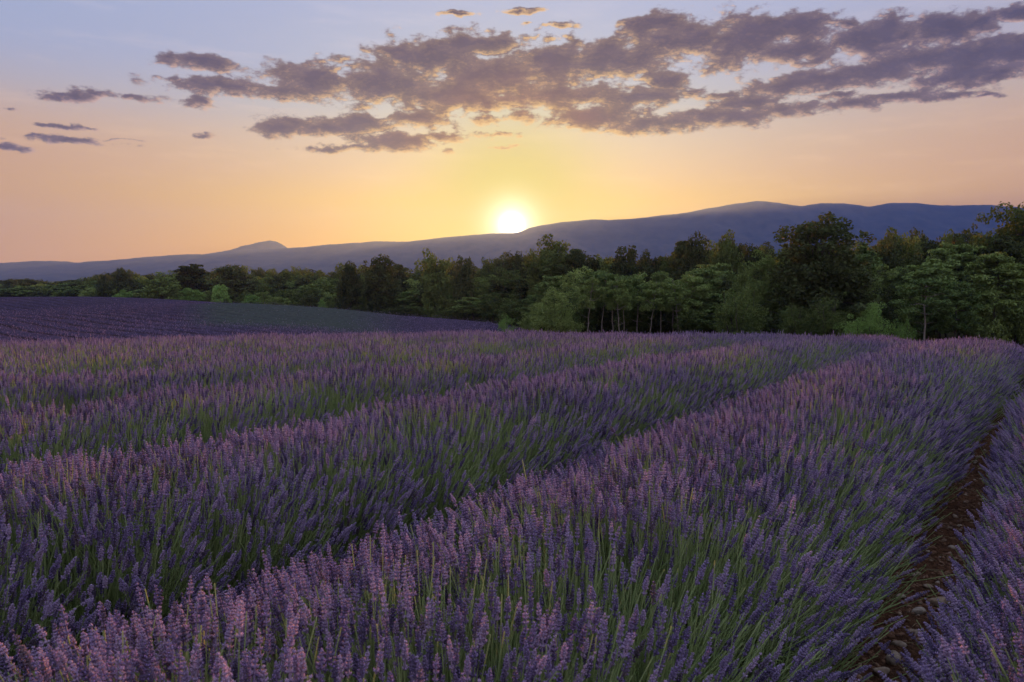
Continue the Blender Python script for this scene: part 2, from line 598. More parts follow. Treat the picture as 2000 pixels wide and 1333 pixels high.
def build_mountains():
    px = np.array([p[0] for p in RIDGE], float)
    py = np.array([p[1] for p in RIDGE], float)
    u = np.linspace(-900, 2900, 900)
    yy = np.interp(u, px, py)
    k = np.exp(-np.linspace(-2, 2, 7) ** 2)
    yy = np.convolve(np.pad(yy, 3, mode='edge'), k / k.sum(), 'valid') - (fbm(u / 22, u * 0, 4, 5) - 0.5) * 2.4
    D = 4000.0
    rx = np.array([ray(a, b) for a, b in zip(u, yy)])
    H = CAM_Z + rx[:, 1] * D
    ts = np.concatenate([np.linspace(0, 1, 46), 1 + np.linspace(0, 1, 12)[1:]])
    V = []
    for t in ts:
        if t <= 1:
            d = D - 900 * (1 - t)
            hfac = t ** 1.15
        else:
            d = D + 420 * (t - 1)
            hfac = 1 - 0.9 * (t - 1)
        X_ = rx[:, 0] * d
        sp = (fbm(X_ / 170 + 40, np.full_like(X_, d / 420), 5, 3) - 0.5) * 150 * (t * (1 - t) * 4 * 0.55 if t <= 1 else 0)
        z = 6 + (H - 6) * hfac + sp * np.clip((H - 6) / 300, 0.1, 1)
        V.append(np.c_[X_, np.full_like(X_, d), z])
    V = np.vstack(V)
    n = len(u)
    i, j = np.meshgrid(np.arange(len(ts) - 1), np.arange(n - 1), indexing='ij')
    a = i * n + j
    f = np.stack([a, a + 1, a + 1 + n, a + n], -1).reshape(-1, 4)
    link('mountain_ridge', mesh_from('mountain_ridge', V, f, [M['mountain']], smooth_=True), kind='structure',
         label='long blue mountain ridge rising to the right behind the wood')
    # the lone peak further off
    u = np.linspace(380, 680, 140)
    prof = np.interp(u, [380, 430, 450, 470, 500, 520, 527, 540, 550, 562, 600, 640, 680], [500, 492, 489, 482, 475, 471, 470, 472, 477, 485, 494, 500, 505])
    prof = prof - (fbm(u / 14, u * 0, 3, 9) - 0.5) * 1.4
    D = 4560.0
    rx = np.array([ray(a, b) for a, b in zip(u, prof)])
    H = CAM_Z + rx[:, 1] * D
    V = []
    ts = np.linspace(-1, 1, 31)
    for t in ts:
        d = D + 200 * t
        X_ = rx[:, 0] * d
        sp = (fbm(X_ / 60 + 4, np.full_like(X_, d / 90), 4, 8) - 0.5) * 26 * abs(t)
        V.append(np.c_[X_, np.full_like(X_, d), 10 + (H - 10) * (1 - abs(t)) ** 0.9 + sp])
    V = np.vstack(V)
    n = len(u)
    i, j = np.meshgrid(np.arange(len(ts) - 1), np.arange(n - 1), indexing='ij')
    a = i * n + j
    f = np.stack([a, a + 1, a + 1 + n, a + n], -1).reshape(-1, 4)
    link('mountain_peak', mesh_from('mountain_peak', V, f, [M['mountain']], smooth_=True), kind='structure',
         label='small pale pointed peak showing over the ridge left of the sun')


def build_haze():
    x0, x1, y0, y1, z0, z1 = -4900, 4900, -4900, 4900, -14, 452
    v = [(x, y, z) for z in (z0, z1) for x, y in ((x0, y0), (x1, y0), (x1, y1), (x0, y1))]
    f = [(3, 2, 1, 0), (4, 5, 6, 7), (0, 1, 5, 4), (1, 2, 6, 5), (2, 3, 7, 6), (3, 0, 4, 7)]
    m = bpy.data.materials.new('haze')
    m.use_nodes = True
    nt = m.node_tree
    nt.nodes.clear()
    p = nt.nodes.new('ShaderNodeVolumePrincipled')
    p.inputs['Color'].default_value = (0.16, 0.30, 1.0, 1)
    p.inputs['Density'].default_value = 0.98e-4
    p.inputs['Anisotropy'].default_value = 0.60
    o = nt.nodes.new('ShaderNodeOutputMaterial')
    nt.links.new(p.outputs[0], o.inputs['Volume'])
    link('haze', mesh_from('haze', v, f, [m]), kind='stuff', label='blue evening haze filling the valley air')


build_ground()
build_mountains()
build_haze()

# ------------------------------------------------------------------ lavender
DIR = np.array([math.sin(R(35.7)), math.cos(R(35.7))])      # along the rows
NRM = np.array([DIR[1], -DIR[0]])                           # across, towards the right


def tube(pts, rad, sides=3):
    """verts and quads of a tube along pts"""
    pts = np.asarray(pts, float)
    V, Fc = [], []
    for k, p in enumerate(pts):
        t = pts[min(k + 1, len(pts) - 1)] - pts[max(k - 1, 0)]
        t /= np.linalg.norm(t) + 1e-9
        a = np.cross(t, [0.3, 0.9, 0.1])
        a /= np.linalg.norm(a)
        b = np.cross(t, a)
        for s in range(sides):
            w = 2 * math.pi * s / sides
            V.append(p + rad[k] * (math.cos(w) * a + math.sin(w) * b))
    for k in range(len(pts) - 1):
        for s in range(sides):
            s2 = (s + 1) % sides
            Fc.append((k * sides + s, k * sides + s2, (k + 1) * sides + s2, (k + 1) * sides + s))
    return V, Fc


def stem_pt(s, bend, wob=0.0):
    return np.array([-bend * s * s + wob * math.sin(s * 5), wob * 0.6 * math.sin(s * 4 + 1), s])


def stem_mesh(bend, wob, top, rng, side_leaves=True):
    n = 5
    pts = [stem_pt(top * k / n, bend, wob) for k in range(n + 1)]
    V, Fc = tube(pts, [0.0050 - 0.0022 * k / n for k in range(n + 1)], 3)
    if side_leaves:
        for _ in range(4):                                  # narrow leaves low on the stalk
            s = rng.uniform(0.15, 0.55)
            p = stem_pt(s, bend, wob)
            w = rng.uniform(0, 6.28)
            dx = np.array([math.cos(w), math.sin(w), 0])
            q = np.cross(dx, [0, 0, 1]) * 0.005
            tip = p + dx * 0.035 + np.array([0, 0, 0.065])
            mid = p + dx * 0.016 + np.array([0, 0, 0.03])
            b = len(V)
            V += [p, mid + q, tip, mid - q]
            Fc.append((b, b + 1, b + 2, b + 3))
    return mesh_from('lavender_stem', V, Fc, [M['stem']])


def spike_mesh(bend, wob, base, length, width, rng, detail=True):
    """flower head: whorls of little calyces round the stalk, some with an open floret"""
    V, Fc, MI = [], [], []

    def blob(c, d, ln, wd, mi):
        d = d / np.linalg.norm(d)
        a = np.cross(d, [0.2, 0.4, 0.9])
        a /= np.linalg.norm(a)
        bb = np.cross(d, a)
        b = len(V)
        m = c + d * ln * 0.55
        V.append(c)
        for s in range(4):
            w = s * math.pi / 2
            V.append(m + wd * (math.cos(w) * a + math.sin(w) * bb))
        V.append(c + d * ln)
        for s in range(4):
            s2 = (s + 1) % 4
            Fc.append((b, b + 1 + s2, b + 1 + s))
            Fc.append((b + 5, b + 1 + s, b + 1 + s2))
            MI.extend((mi, mi))

    if detail:
        nw = int(rng.integers(6, 9))
        cp = [stem_pt(base + length * (-0.24 + 1.2 * q / 5), bend, wob) for q in range(6)]
        cv, cf = tube(cp, [width * 0.30] * 4 + [width * 0.28, width * 0.1], 4)
        V.extend(cv)
        Fc.extend(cf)
        MI.extend([0] * len(cf))
        for k in range(nw):
            f = k / (nw - 1)
            s = base + length * (f + rng.uniform(-0.03, 0.03))
            if k == 0:
                s -= length * rng.uniform(0.05, 0.22)         # lowest whorl sits a little apart
            p = stem_pt(s, bend, wob)
            tg = stem_pt(s + 0.01, bend, wob) - p
            tg /= np.linalg.norm(tg)
            a = np.cross(tg, [0.1, 0.95, 0.2])
            a /= np.linalg.norm(a)
            bb = np.cross(tg, a)
            prof = (0.72 + 0.5 * math.sin(math.pi * min(1, f * 0.9 + 0.18))) * (1 - 0.55 * f ** 3)
            nb = 6 if f < 0.8 else 4
            ph = rng.uniform(0, 6.28)
            for q in range(nb):
                w = ph + 2 * math.pi * q / nb + rng.uniform(-0.3, 0.3)
                o = math.cos(w) * a + math.sin(w) * bb
                d = o * 0.9 + tg * rng.uniform(0.6, 1.15)
                ln = width * prof * rng.uniform(0.95, 1.35)
                blob(p + o * 0.002, d, ln, width * 0.34 * rng.uniform(0.8, 1.25), 0)
                if rng.random() < 0.26:
                    e = p + d / np.linalg.norm(d) * ln * 0.85
                    blob(e, d + rng.normal(0, 0.4, 3), width * 0.42, width * 0.22, 1)
        p = stem_pt(base + length * 1.0, bend, wob)
        blob(p, np.array([0, 0, 1.0]) + rng.normal(0, 0.1, 3), length * 0.11, width * 0.3, 0)
    else:
        nw = 4
        cp = [stem_pt(base + length * 1.1 * q / 2, bend, wob) for q in range(3)]
        cv, cf = tube(cp, [width * 0.4, width * 0.35, width * 0.1], 3)
        V.extend(cv)
        Fc.extend(cf)
        MI.extend([0] * len(cf))
        for k in range(nw):
            f = (k + 0.2) / nw
            p = stem_pt(base + length * f, bend, wob)
            tg = stem_pt(base + length * f + 0.01, bend, wob) - p
            tg /= np.linalg.norm(tg)
            nb = 3
            ph = rng.uniform(0, 6.28)
            for q in range(nb):
                w = ph + 2 * math.pi * q / nb
                o = np.array([math.cos(w), math.sin(w), 0])
                d = o * 0.75 + tg * 1.1
                blob(p, d, width * 1.55 * (1 - 0.3 * f), width * 0.42, 1 if rng.random() < 0.18 else 0)
    return mesh_from('flower_spike', V, Fc, [M['calyx'], M['floret']], MI)


def protos(n, detail, seed):
    out = []
    rng = np.random.default_rng(seed)
    for k in range(n):
        bend = rng.uniform(0.02, 0.14)
        wob = rng.uniform(-0.012, 0.012)
        L = rng.uniform(0.072, 0.115)
        top = 1.0 - L
        st = stem_mesh(bend, wob, top + L * 0.9, rng, detail)
        sp = spike_mesh(bend, wob, top, L, rng.uniform(0.0125, 0.0158), rng, detail)
        out.append((st, sp))
    return out


PROTO_A = protos(9, True, 5)
PROTO_B = protos(5, False, 6)


def gn_scatter(name, sources, spread_attr=True):
    """geometry nodes: put one of the given stems (stalk joined with its head) on every point"""
    ng = bpy.data.node_groups.new(name, 'GeometryNodeTree')
    ng.interface.new_socket('Geometry', in_out='INPUT', socket_type='NodeSocketGeometry')
    ng.interface.new_socket('Geometry', in_out='OUTPUT', socket_type='NodeSocketGeometry')
    N, L = ng.nodes, ng.links
    gi, go = N.new('NodeGroupInput'), N.new('NodeGroupOutput')
    allj = N.new('GeometryNodeJoinGeometry')
    for objs in sources:
        j = N.new('GeometryNodeJoinGeometry')
        for o in objs:
            oi = N.new('GeometryNodeObjectInfo')
            oi.transform_space = 'ORIGINAL'
            oi.inputs['Object'].default_value = o
            oi.inputs['As Instance'].default_value = False
            L.new(oi.outputs['Geometry'], j.inputs[0])
        g2i = N.new('GeometryNodeGeometryToInstance')
        L.new(j.outputs[0], g2i.inputs[0])
        L.new(g2i.outputs[0], allj.inputs[0])

    def attr(nm, typ):
        a = N.new('GeometryNodeInputNamedAttribute')
        a.data_type = typ
        a.inputs['Name'].default_value = nm
        return a.outputs[0]
    ip = N.new('GeometryNodeInstanceOnPoints')
    ip.inputs['Pick Instance'].default_value = True
    L.new(gi.outputs[0], ip.inputs['Points'])
    L.new(allj.outputs[0], ip.inputs['Instance'])
    L.new(attr('pick', 'INT'), ip.inputs['Instance Index'])
    e = N.new('FunctionNodeEulerToRotation')
    L.new(attr('rot', 'FLOAT_VECTOR'), e.inputs[0])
    L.new(e.outputs[0], ip.inputs['Rotation'])
    L.new(attr('scl', 'FLOAT_VECTOR'), ip.inputs['Scale'])
    L.new(ip.outputs[0], go.inputs[0])
    return ng


def points_mesh(name, pos, rot, scl, pick, mats):
    me = mesh_from(name, pos, np.zeros((0, 3), np.int32), mats)
    for nm, typ, arr in (('rot', 'FLOAT_VECTOR', rot), ('scl', 'FLOAT_VECTOR', scl)):
        a = me.attributes.new(nm, typ, 'POINT')
        a.data.foreach_set('vector', np.asarray(arr, np.float32).ravel())
    a = me.attributes.new('pick', 'INT', 'POINT')
    a.data.foreach_set('value', np.asarray(pick, np.int32))
    return me


def row_points(k, rng, per_m, p0, t0, t1):
    """stems of one row: base, tilt, azimuth, length"""
    n = int(per_m * (t1 - t0))
    t = rng.uniform(t0, t1, n)
    sp = 0.62                                               # plants along the row
    pl = np.floor(t / sp)
    loc = (t / sp - pl) - 0.5
    prnd = vnoise(pl * 1.37 + k * 31.3, pl * 0 + k * 7.7, 3)
    prnd2 = vnoise(pl * 2.11 + k * 11.3, pl * 0 + k * 3.1, 8)
    th = rng.uniform(-1, 1, n) * R(82)
    bloom = vnoise(t * 1.1 + k * 9.1, th * 2.2 + 50 + k, 5)          # patches where fewer stalks flower
    a, b = 0.95 + 0.12 * (prnd2 - 0.5), 0.82 * (0.93 + 0.14 * prnd)
    depth = 1 - 0.34 * rng.random(n) ** 2.0 + rng.normal(0, 0.025, n)
    depth = np.where(rng.random(n) < 0.02, depth * 1.08, depth)
    tip_n = a * np.where((th > 0) & (k == 0), 1.12, 1.0) * np.sin(th) * depth
    tip_u = 0.06 + b * np.abs(np.cos(th)) ** 0.50 * depth
    lean = 0.62 * th + rng.normal(0, R(7), n)
    al = loc * R(30) + rng.normal(0, R(8), n)               # each plant fans out along the row too
    ln = 0.66 * (1 + rng.normal(0, 0.06, n))
    ln = np.minimum(ln, np.maximum(0.34, tip_u / np.maximum(np.cos(lean), 0.2)))
    da, dn, du = np.sin(al), np.sin(lean) * np.cos(al), np.cos(lean) * np.cos(al)
    across = p0 + 0.05 * np.sin(t * 0.7 + k) + tip_n
    tx = t * DIR[0] + across * NRM[0]
    ty = t * DIR[1] + across * NRM[1]
    vx = da * DIR[0] + dn * NRM[0]
    vy = da * DIR[1] + dn * NRM[1]
    tilt = np.arctan2(np.hypot(vx, vy), du)
    az = np.arctan2(vy, vx)
    return dict(t=t, bx=tx - vx * ln, by=ty - vy * ln, tilt=tilt, az=az, ln=ln, th=th, tx=tx, ty=ty, base=tip_u - du * ln,
                tzz=tip_u, bloom=bloom)


ROW_LABELS = {
    -1: 'lavender row at the right edge, beyond the stony red furrow',
    0: 'broad lavender row filling the foreground, left of the stony red furrow',
    1: 'second lavender row left of the stony furrow, showing green stalks',
    2: 'third lavender row left of the stony furrow',
}
NTH = ['fourth', 'fifth', 'sixth', 'seventh', 'eighth', 'ninth', 'tenth', 'eleventh', 'twelfth', 'thirteenth', 'fourteenth', 'fifteenth', 'sixteenth']


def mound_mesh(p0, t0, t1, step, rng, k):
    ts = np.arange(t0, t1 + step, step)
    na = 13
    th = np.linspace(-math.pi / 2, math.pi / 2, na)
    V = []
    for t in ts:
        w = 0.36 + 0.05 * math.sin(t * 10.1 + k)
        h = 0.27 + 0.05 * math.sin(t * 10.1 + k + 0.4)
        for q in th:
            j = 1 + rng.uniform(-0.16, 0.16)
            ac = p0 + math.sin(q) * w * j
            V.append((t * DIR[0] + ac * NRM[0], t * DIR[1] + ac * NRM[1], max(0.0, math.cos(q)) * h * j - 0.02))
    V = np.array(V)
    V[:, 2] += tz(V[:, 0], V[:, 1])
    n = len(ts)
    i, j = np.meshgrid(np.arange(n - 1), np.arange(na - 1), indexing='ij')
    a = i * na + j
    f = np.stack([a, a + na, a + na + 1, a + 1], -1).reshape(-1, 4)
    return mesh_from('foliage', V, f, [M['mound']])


def build_lavender():
    src_a = src_b = None
    order = [0, -1, 1, 2] + list(range(3, 16))
    rows = {}
    for k in order:
        rng = np.random.default_rng(100 + k)
        p0 = -1.5 - 2.0 * k + (0.05 if k < 0 else 0.0)
        rmax = 33.0
        if abs(p0) > rmax - 3:
            continue
        t0 = -2.2 if k <= 0 else 0.30 * abs(p0) - 2.0
        t1 = math.sqrt(rmax ** 2 - p0 ** 2)
        per = 2400 if k <= 1 else (1900 if k <= 4 else 1350)
        P = row_points(k, rng, per, p0, t0, t1)
        bz = tz(P['bx'], P['by'])
        r = np.hypot(P['tx'], P['ty'])
        az = np.degrees(np.arctan2(P['tx'], np.maximum(P['ty'], 1e-3)))
        keep = (P['ty'] > -1.2) & ((np.abs(az) < 46) | (r < 3.2))
        keep &= rng.random(len(r)) < np.clip(1.12 - r * 0.022, 0.52, 1.0)
        if k >= 4:
            keep &= P['th'] > R(-62)
        # nothing right in front of the lens
        keep &= ~((np.hypot(P['tx'], P['ty']) < 0.55))
        P = {q: w[keep] for q, w in P.items()}
        bz, r, az = bz[keep], r[keep], az[keep]
        n = len(r)
        pos = np.c_[P['bx'], P['by'], bz + P['base']]
        rot = np.c_[np.zeros(n), P['tilt'], P['az']]
        fat = np.clip(0.92 + (r - 6) * 0.012, 0.92, 1.25)
        scl = np.c_[P['ln'] * fat, P['ln'] * fat, P['ln']]
        lab = ROW_LABELS.get(k) or f'{NTH[k - 3]} lavender row left of the stony furrow, low and purple'
        c_t = max(t0 + 2, 2)
        root = bpy.data.objects.new('lavender_row', None)
        COL.objects.link(root)
        gx, gy = c_t * DIR[0] + p0 * NRM[0], c_t * DIR[1] + p0 * NRM[1]
        root.location = (gx, gy, tz1(gx, gy))
        root['label'] = lab
        root['category'] = 'lavender row'
        root['group'] = 'lavender rows of the near field'
        off = np.array(root.location)
        # the stems that show largest are objects of their own
        single = np.zeros(n, bool)
        if k <= 2:
            vz = (bz + P['tzz'] - CAM_Z) / np.maximum(P['ty'], 0.05)
            el = np.degrees(np.arctan(vz))
            inview = (np.abs(az) < 33) & (el > -27.5) & (P['th'] > R(-55)) & (P['ty'] > 0.5)
            cand = np.where(inview)[0]
            cand = cand[np.argsort(r[cand])][:300]
            single[cand] = True
            pr = PROTO_A if k <= 1 else PROTO_B
            objs = []
            for q, i in enumerate(cand):
                st, sp = pr[q % len(pr)]
                o = bpy.data.objects.new('lavender_stem', st)
                COL.objects.link(o)
                o.parent = root
                o.location = pos[i] - off
                o.rotation_euler = rot[i]
                o.scale = scl[i]
                s = bpy.data.objects.new('flower_spike', sp)
                COL.objects.link(s)
                s.parent = o
                objs.append((o, s))
            if k == 0:
                src_a = objs[:len(PROTO_A)]
            if k == 2:
                src_b = objs[:len(PROTO_B)]
        side = np.exp(-((np.degrees(P['th']) - 44) / 17) ** 2)     # the flanks show more green
        flower = rng.random(n) < np.clip(0.18 + 1.15 * P['bloom'], 0.36, 1.0) * (1 - 0.35 * side)
        flower |= single | (r > 15)
        rows[k] = (root, flower, pos, rot, scl, r, single, off, p0, t0, t1, rng)
    ga = gn_scatter('near_stems', src_a)
    gb = gn_scatter('far_stems', src_b)
    green = gn_scatter('green_stalks', [(a[0],) for a in src_a])
    for k, (root, flower, pos, rot, scl, r, single, off, p0, t0, t1, rng) in rows.items():
        rest = flower & ~single
        for nm, sel, ng, npick in (('flowering_stems', rest & (r < 8.5), ga, len(src_a)), ('flowering_stems', rest & (r >= 8.5), gb, len(src_b))):
            if sel.sum() == 0:
                continue
            me = points_mesh(nm, pos[sel] - off, rot[sel], scl[sel], rng.integers(0, npick, sel.sum()), [M['stem'], M['calyx'], M['floret']])
            o = link(nm, me, root, kind='stuff')
            o.modifiers.new('scatter', 'NODES').node_group = ng
        # stalks without a head, shorter
        sel = np.where(r < 16)[0]
        if len(sel):
            sel = sel[~flower[sel] | (rng.random(len(sel)) < 0.55)]
            s2 = scl[sel] * rng.uniform(0.78, 1.0, (len(sel), 1)) * np.array([[1.12, 1.12, 1.0]])
            r2 = rot[sel] + rng.normal(0, 0.10, (len(sel), 3)) * np.array([0, 1, 1])
            p2 = pos[sel] + rng.normal(0, 0.03, (len(sel), 3)) * np.array([1, 1, 0])
            me = points_mesh('green_stalks', p2 - off, r2, s2, rng.integers(0, len(src_a), len(sel)), [M['stem']])
            o = link('green_stalks', me, root, kind='stuff')
            o.modifiers.new('scatter', 'NODES').node_group = green
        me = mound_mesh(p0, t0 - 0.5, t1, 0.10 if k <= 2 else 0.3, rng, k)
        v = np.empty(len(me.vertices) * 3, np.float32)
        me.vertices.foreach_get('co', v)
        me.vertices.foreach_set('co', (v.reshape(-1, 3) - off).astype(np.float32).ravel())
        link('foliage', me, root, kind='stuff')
    gn_scatter('heads_only', [(b[1],) for b in src_b])
    return src_b


SRC_B = build_lavender()


# ------------------------------------------------------------------ distant lavender on the rolling hill
FD = np.array([0.72, -0.69])
FD = FD / np.linalg.norm(FD)
FN = np.array([-FD[1], FD[0]])


def front_depth(px):
    return np.interp(px, [-400, 0, 400, 700, 950, 1040, 1060, 1150, 1400, 1600, 2000, 2300], [330, 232, 166, 126, 102, 84, 70, 64, 60, 54, 50, 46])


def far_edge(azt):
    """depth at which the hill field ends, for x/y = azt"""
    px = 1000 + azt * F
    return front_depth(px) - 4


def green_mask(x, y):
    a = x / y
    px = 1000 + a * F
    g = sstep(px, 330, 440) * (1 - sstep(px, 660, 840)) * sstep(y, 56, 66) * (1 - sstep(y, 96, 112))
    return g


def row_wave(x, y):
    ph = (x * FN[0] + y * FN[1]) / 2.1 + 1.6 * fbm(x / 30 + 9, y / 30, 3, 6)
    return np.abs(np.sin(ph * math.pi)) ** 0.7


def build_far_field():
    az = np.radians(np.linspace(-52, 1.7, 520))
    rr = np.concatenate([np.arange(31, 120, 0.30), np.arange(120, 235, 0.9)])
    ag, rg = np.meshgrid(az, rr, indexing='ij')
    x, y = rg * np.sin(ag), rg * np.cos(ag)
    ridge = row_wave(x, y)
    gm = green_mask(x, y)
    h = 0.10 + 0.42 * ridge * (0.30 + 0.70 * gm) + 0.14 * (fbm(x * 1.6, y * 1.6, 3, 2) - 0.5)
    edge = far_edge(x / y)
    h = h * (1 - sstep(y, edge - 2, edge)) - 0.5 * sstep(y, edge - 1, edge + 1)
    h *= sstep(rg, 31, 34)
    z = tz(x.ravel(), y.ravel()) + h.ravel()
    V = np.c_[x.ravel(), y.ravel(), z]
    n = len(rr)
    i, j = np.meshgrid(np.arange(len(az) - 1), np.arange(n - 1), indexing='ij')
    a = i * n + j
    f = np.stack([a, a + n, a + n + 1, a + 1], -1).reshape(-1, 4)
    cy_ = y.ravel()[f].mean(1)
    f = f[cy_ < edge.ravel()[f].mean(1) + 2]
    me = mesh_from('lavender_field', V, f, [M['distant_lavender']], smooth_=True)
    at = me.attributes.new('green', 'FLOAT', 'POINT')
    at.data.foreach_set('value', (gm * (0.55 + 0.45 * ridge)).ravel().astype(np.float32))
    at = me.attributes.new('row', 'FLOAT', 'POINT')
    at.data.foreach_set('value', ridge.ravel().astype(np.float32))
    fld = link('lavender_field', me, kind='stuff', label='distant lavender field rolling over the low hill on the left', category='lavender field')
    # flower heads roughening the surface
    rng = np.random.default_rng(9)
    n = 60000
    a = np.radians(rng.uniform(-40, 1.5, n))
    r = 31 + (150 - 31) * rng.random(n) ** 1.3
    x, y = r * np.sin(a), r * np.cos(a)
    ridge = row_wave(x, y)
    keep = (rng.random(n) < (0.25 + 0.75 * ridge ** 2) * np.clip(1.5 - r / 110, 0.3, 1.0)) & (y < far_edge(x / y) - 3) & (rng.random(n) > green_mask(x, y) * 0.9)
    x, y, ridge, r = x[keep], y[keep], ridge[keep], r[keep]
    z = tz(x, y) + 0.20 * ridge - 0.50
    m = len(x)
    rot = np.c_[np.zeros(m), np.abs(rng.normal(0, 0.3, m)), rng.uniform(0, 6.28, m)]
    s = rng.uniform(0.75, 1.0, m)
    w = np.clip(r / 45, 1.0, 1.5)
    me = points_mesh('flowering_stems', np.c_[x, y, z], rot, np.c_[s * w, s * w, s], rng.integers(0, len(SRC_B), m), [M['stem'], M['calyx'], M['floret']])
    o = link('flowering_stems', me, fld, kind='stuff')
    o.modifiers.new('scatter', 'NODES').node_group = bpy.data.node_groups['heads_only']


build_far_field()


# ------------------------------------------------------------------ furrow: soil, gravel, stones
def furrow_pt(t, p):
    return t * DIR[0] + p * NRM[0], t * DIR[1] + p * NRM[1]


def build_furrow():
    rng = np.random.default_rng(21)
    ts = np.arange(-1.0, 14, 0.028)
    ps = np.arange(-1.25, 0.16, 0.028)
    tg, pg = np.meshgrid(ts, ps, indexing='ij')
    x = tg * DIR[0] + pg * NRM[0]
    y = tg * DIR[1] + pg * NRM[1]
    q = (pg + 0.54) / 0.70
    h = 0.012 + 0.05 * q * q + 0.06 * (fbm(x * 5, y * 5, 5, 4) - 0.45) + 0.055 * np.maximum(0, vnoise(x * 16, y * 16, 8) - 0.55)
    e = np.minimum.reduce([(tg + 1.0), (14 - tg) * 0.3, pg + 1.25, 0.16 - pg])
    h = np.maximum(h, 0.006) * sstep(e, 0, 0.12) - 0.02 * (1 - sstep(e, 0, 0.06))
    V = np.c_[x.ravel(), y.ravel(), tz(x.ravel(), y.ravel()) + h.ravel()]
    n = len(ps)
    i, j = np.meshgrid(np.arange(len(ts) - 1), np.arange(n - 1), indexing='ij')
    a = i * n + j
    f = np.stack([a, a + n, a + n + 1, a + 1], -1).reshape(-1, 4)
    link('soil', mesh_from('soil', V, f, [M['soil']], smooth_=True), kind='structure', label='red brown soil of the furrow between two lavender rows')

    def soil_z(x, y):
        pg = x * NRM[0] + y * NRM[1]
        q = (pg + 0.54) / 0.70
        return tz1(x, y) + 0.012 + 0.05 * q * q + 0.06 * (float(fbm(np.array([x * 5]), np.array([y * 5]), 5, 4)[0]) - 0.45)

    ico_v, ico_f = [], []
    g = (1 + 5 ** 0.5) / 2
    for s1 in (-1, 1):
        for s2 in (-g, g):
            ico_v += [(0, s1, s2), (s1, s2, 0), (s2, 0, s1)]
    ico_v = np.array(ico_v, float) / math.hypot(1, g)
    # faces by nearest neighbours
    dd = np.linalg.norm(ico_v[:, None] - ico_v[None], axis=-1)
    el = dd[dd > 0.01].min() * 1.05
    for a in range(12):
        for b in range(a + 1, 12):
            for c in range(b + 1, 12):
                if dd[a, b] < el and dd[b, c] < el and dd[a, c] < el:
                    nrm = np.cross(ico_v[b] - ico_v[a], ico_v[c] - ico_v[a])
                    ico_f.append((a, b, c) if nrm @ ico_v[a] > 0 else (a, c, b))

    def subdivide(v, f):
        v = list(map(np.array, v))
        cache, out = {}, []

        def mid(a, b):
            key = (min(a, b), max(a, b))
            if key not in cache:
                m = v[a] + v[b]
                v.append(m / np.linalg.norm(m))
                cache[key] = len(v) - 1
            return cache[key]
        for a, b, c in f:
            ab, bc, ca = mid(a, b), mid(b, c), mid(c, a)
            out += [(a, ab, ca), (b, bc, ab), (c, ca, bc), (ab, bc, ca)]
        return np.array(v), out

    v2, f2 = subdivide(ico_v, ico_f)
    v3, f3 = subdivide(v2, f2)

    def rock(sx, sy, sz, seed, fine=True):
        r = np.random.default_rng(seed)
        v = (v3 if fine else v2).copy()
        for _ in range(9):                                   # flatten facets
            d = r.normal(size=3)
            d /= np.linalg.norm(d)
            k = v @ d
            c = r.uniform(0.55, 0.85)
            v -= np.outer(np.maximum(0, k - c), d) * 0.9
        v += (fbm(v[:, 0] * 2.5 + seed, v[:, 1] * 2.5 + v[:, 2] * 1.7, 3, seed)[:, None] - 0.5) * 0.22 * v
        return v * np.array([sx, sy, sz]), (f3 if fine else f2)

    def place(px, py, w, hh, dp, label, rotz, seed, group=None):
        x_, z_ = ray(px, py)
        d = -CAM_Z / z_
        for _ in range(4):
            d = (soil_z(x_ * d, d) - CAM_Z) / z_
        x, y = x_ * d, d
        v, f = rock(w / 2, dp / 2, hh / 2, seed)
        o = link('stone', mesh_from('stone', v, f, [M['stone']], smooth_=False), label=label, category='stone', group=group or 'stones in the furrow')
        o.location = (x, y, soil_z(x, y) + hh * 0.22)
        o.rotation_euler = (R(random.uniform(-8, 8)), R(random.uniform(-8, 8)), rotz)

    random.seed(4)
    place(1832, 1180, 0.150, 0.055, 0.085, 'long flat pale stone lying across the stony furrow', R(8), 1)
    place(1748, 1293, 0.085, 0.070, 0.070, 'rounded grey stone in the lower part of the furrow', R(30), 2)
    place(1832, 1318, 0.115, 0.070, 0.090, 'large flat grey stone at the foot of the right lavender row', R(-10), 3)
    place(1868, 1238, 0.090, 0.050, 0.070, 'tan block of stone half hidden by the right lavender row', R(25), 4)
    place(1757, 1266, 0.080, 0.045, 0.050, 'slanting brown stone just above the rounded grey stone', R(-45), 5)
    place(1890, 1137, 0.075, 0.060, 0.060, 'orange brown stone under the right row, up the furrow', R(15), 6)
    place(1873, 1128, 0.052, 0.025, 0.035, 'small flat white stone beside the orange brown stone', R(0), 7)
    place(1812, 1150, 0.070, 0.035, 0.055, 'pinkish stone behind the long flat pale stone', R(40), 8)
    place(1860, 1073, 0.060, 0.035, 0.050, 'cream stone where the furrow narrows', R(10), 9)
    place(1795, 1198, 0.080, 0.040, 0.055, 'dull brown stone in front of the long flat pale stone', R(20), 10)
    place(1790, 1238, 0.060, 0.035, 0.045, 'small golden stone in the middle of the furrow', R(-15), 11)
    place(1722, 1318, 0.090, 0.050, 0.060, 'pale tan stone lying lowest in the furrow', R(15), 12)
    place(1826, 1296, 0.045, 0.035, 0.040, 'small white pebble above the large flat grey stone', R(0), 13)
    # smaller ones, alike
    shared = [mesh_from('stone', *rock(0.5, 0.42, 0.33, 60 + s, False), [M['stone']]) for s in range(6)]
    cnt = 0
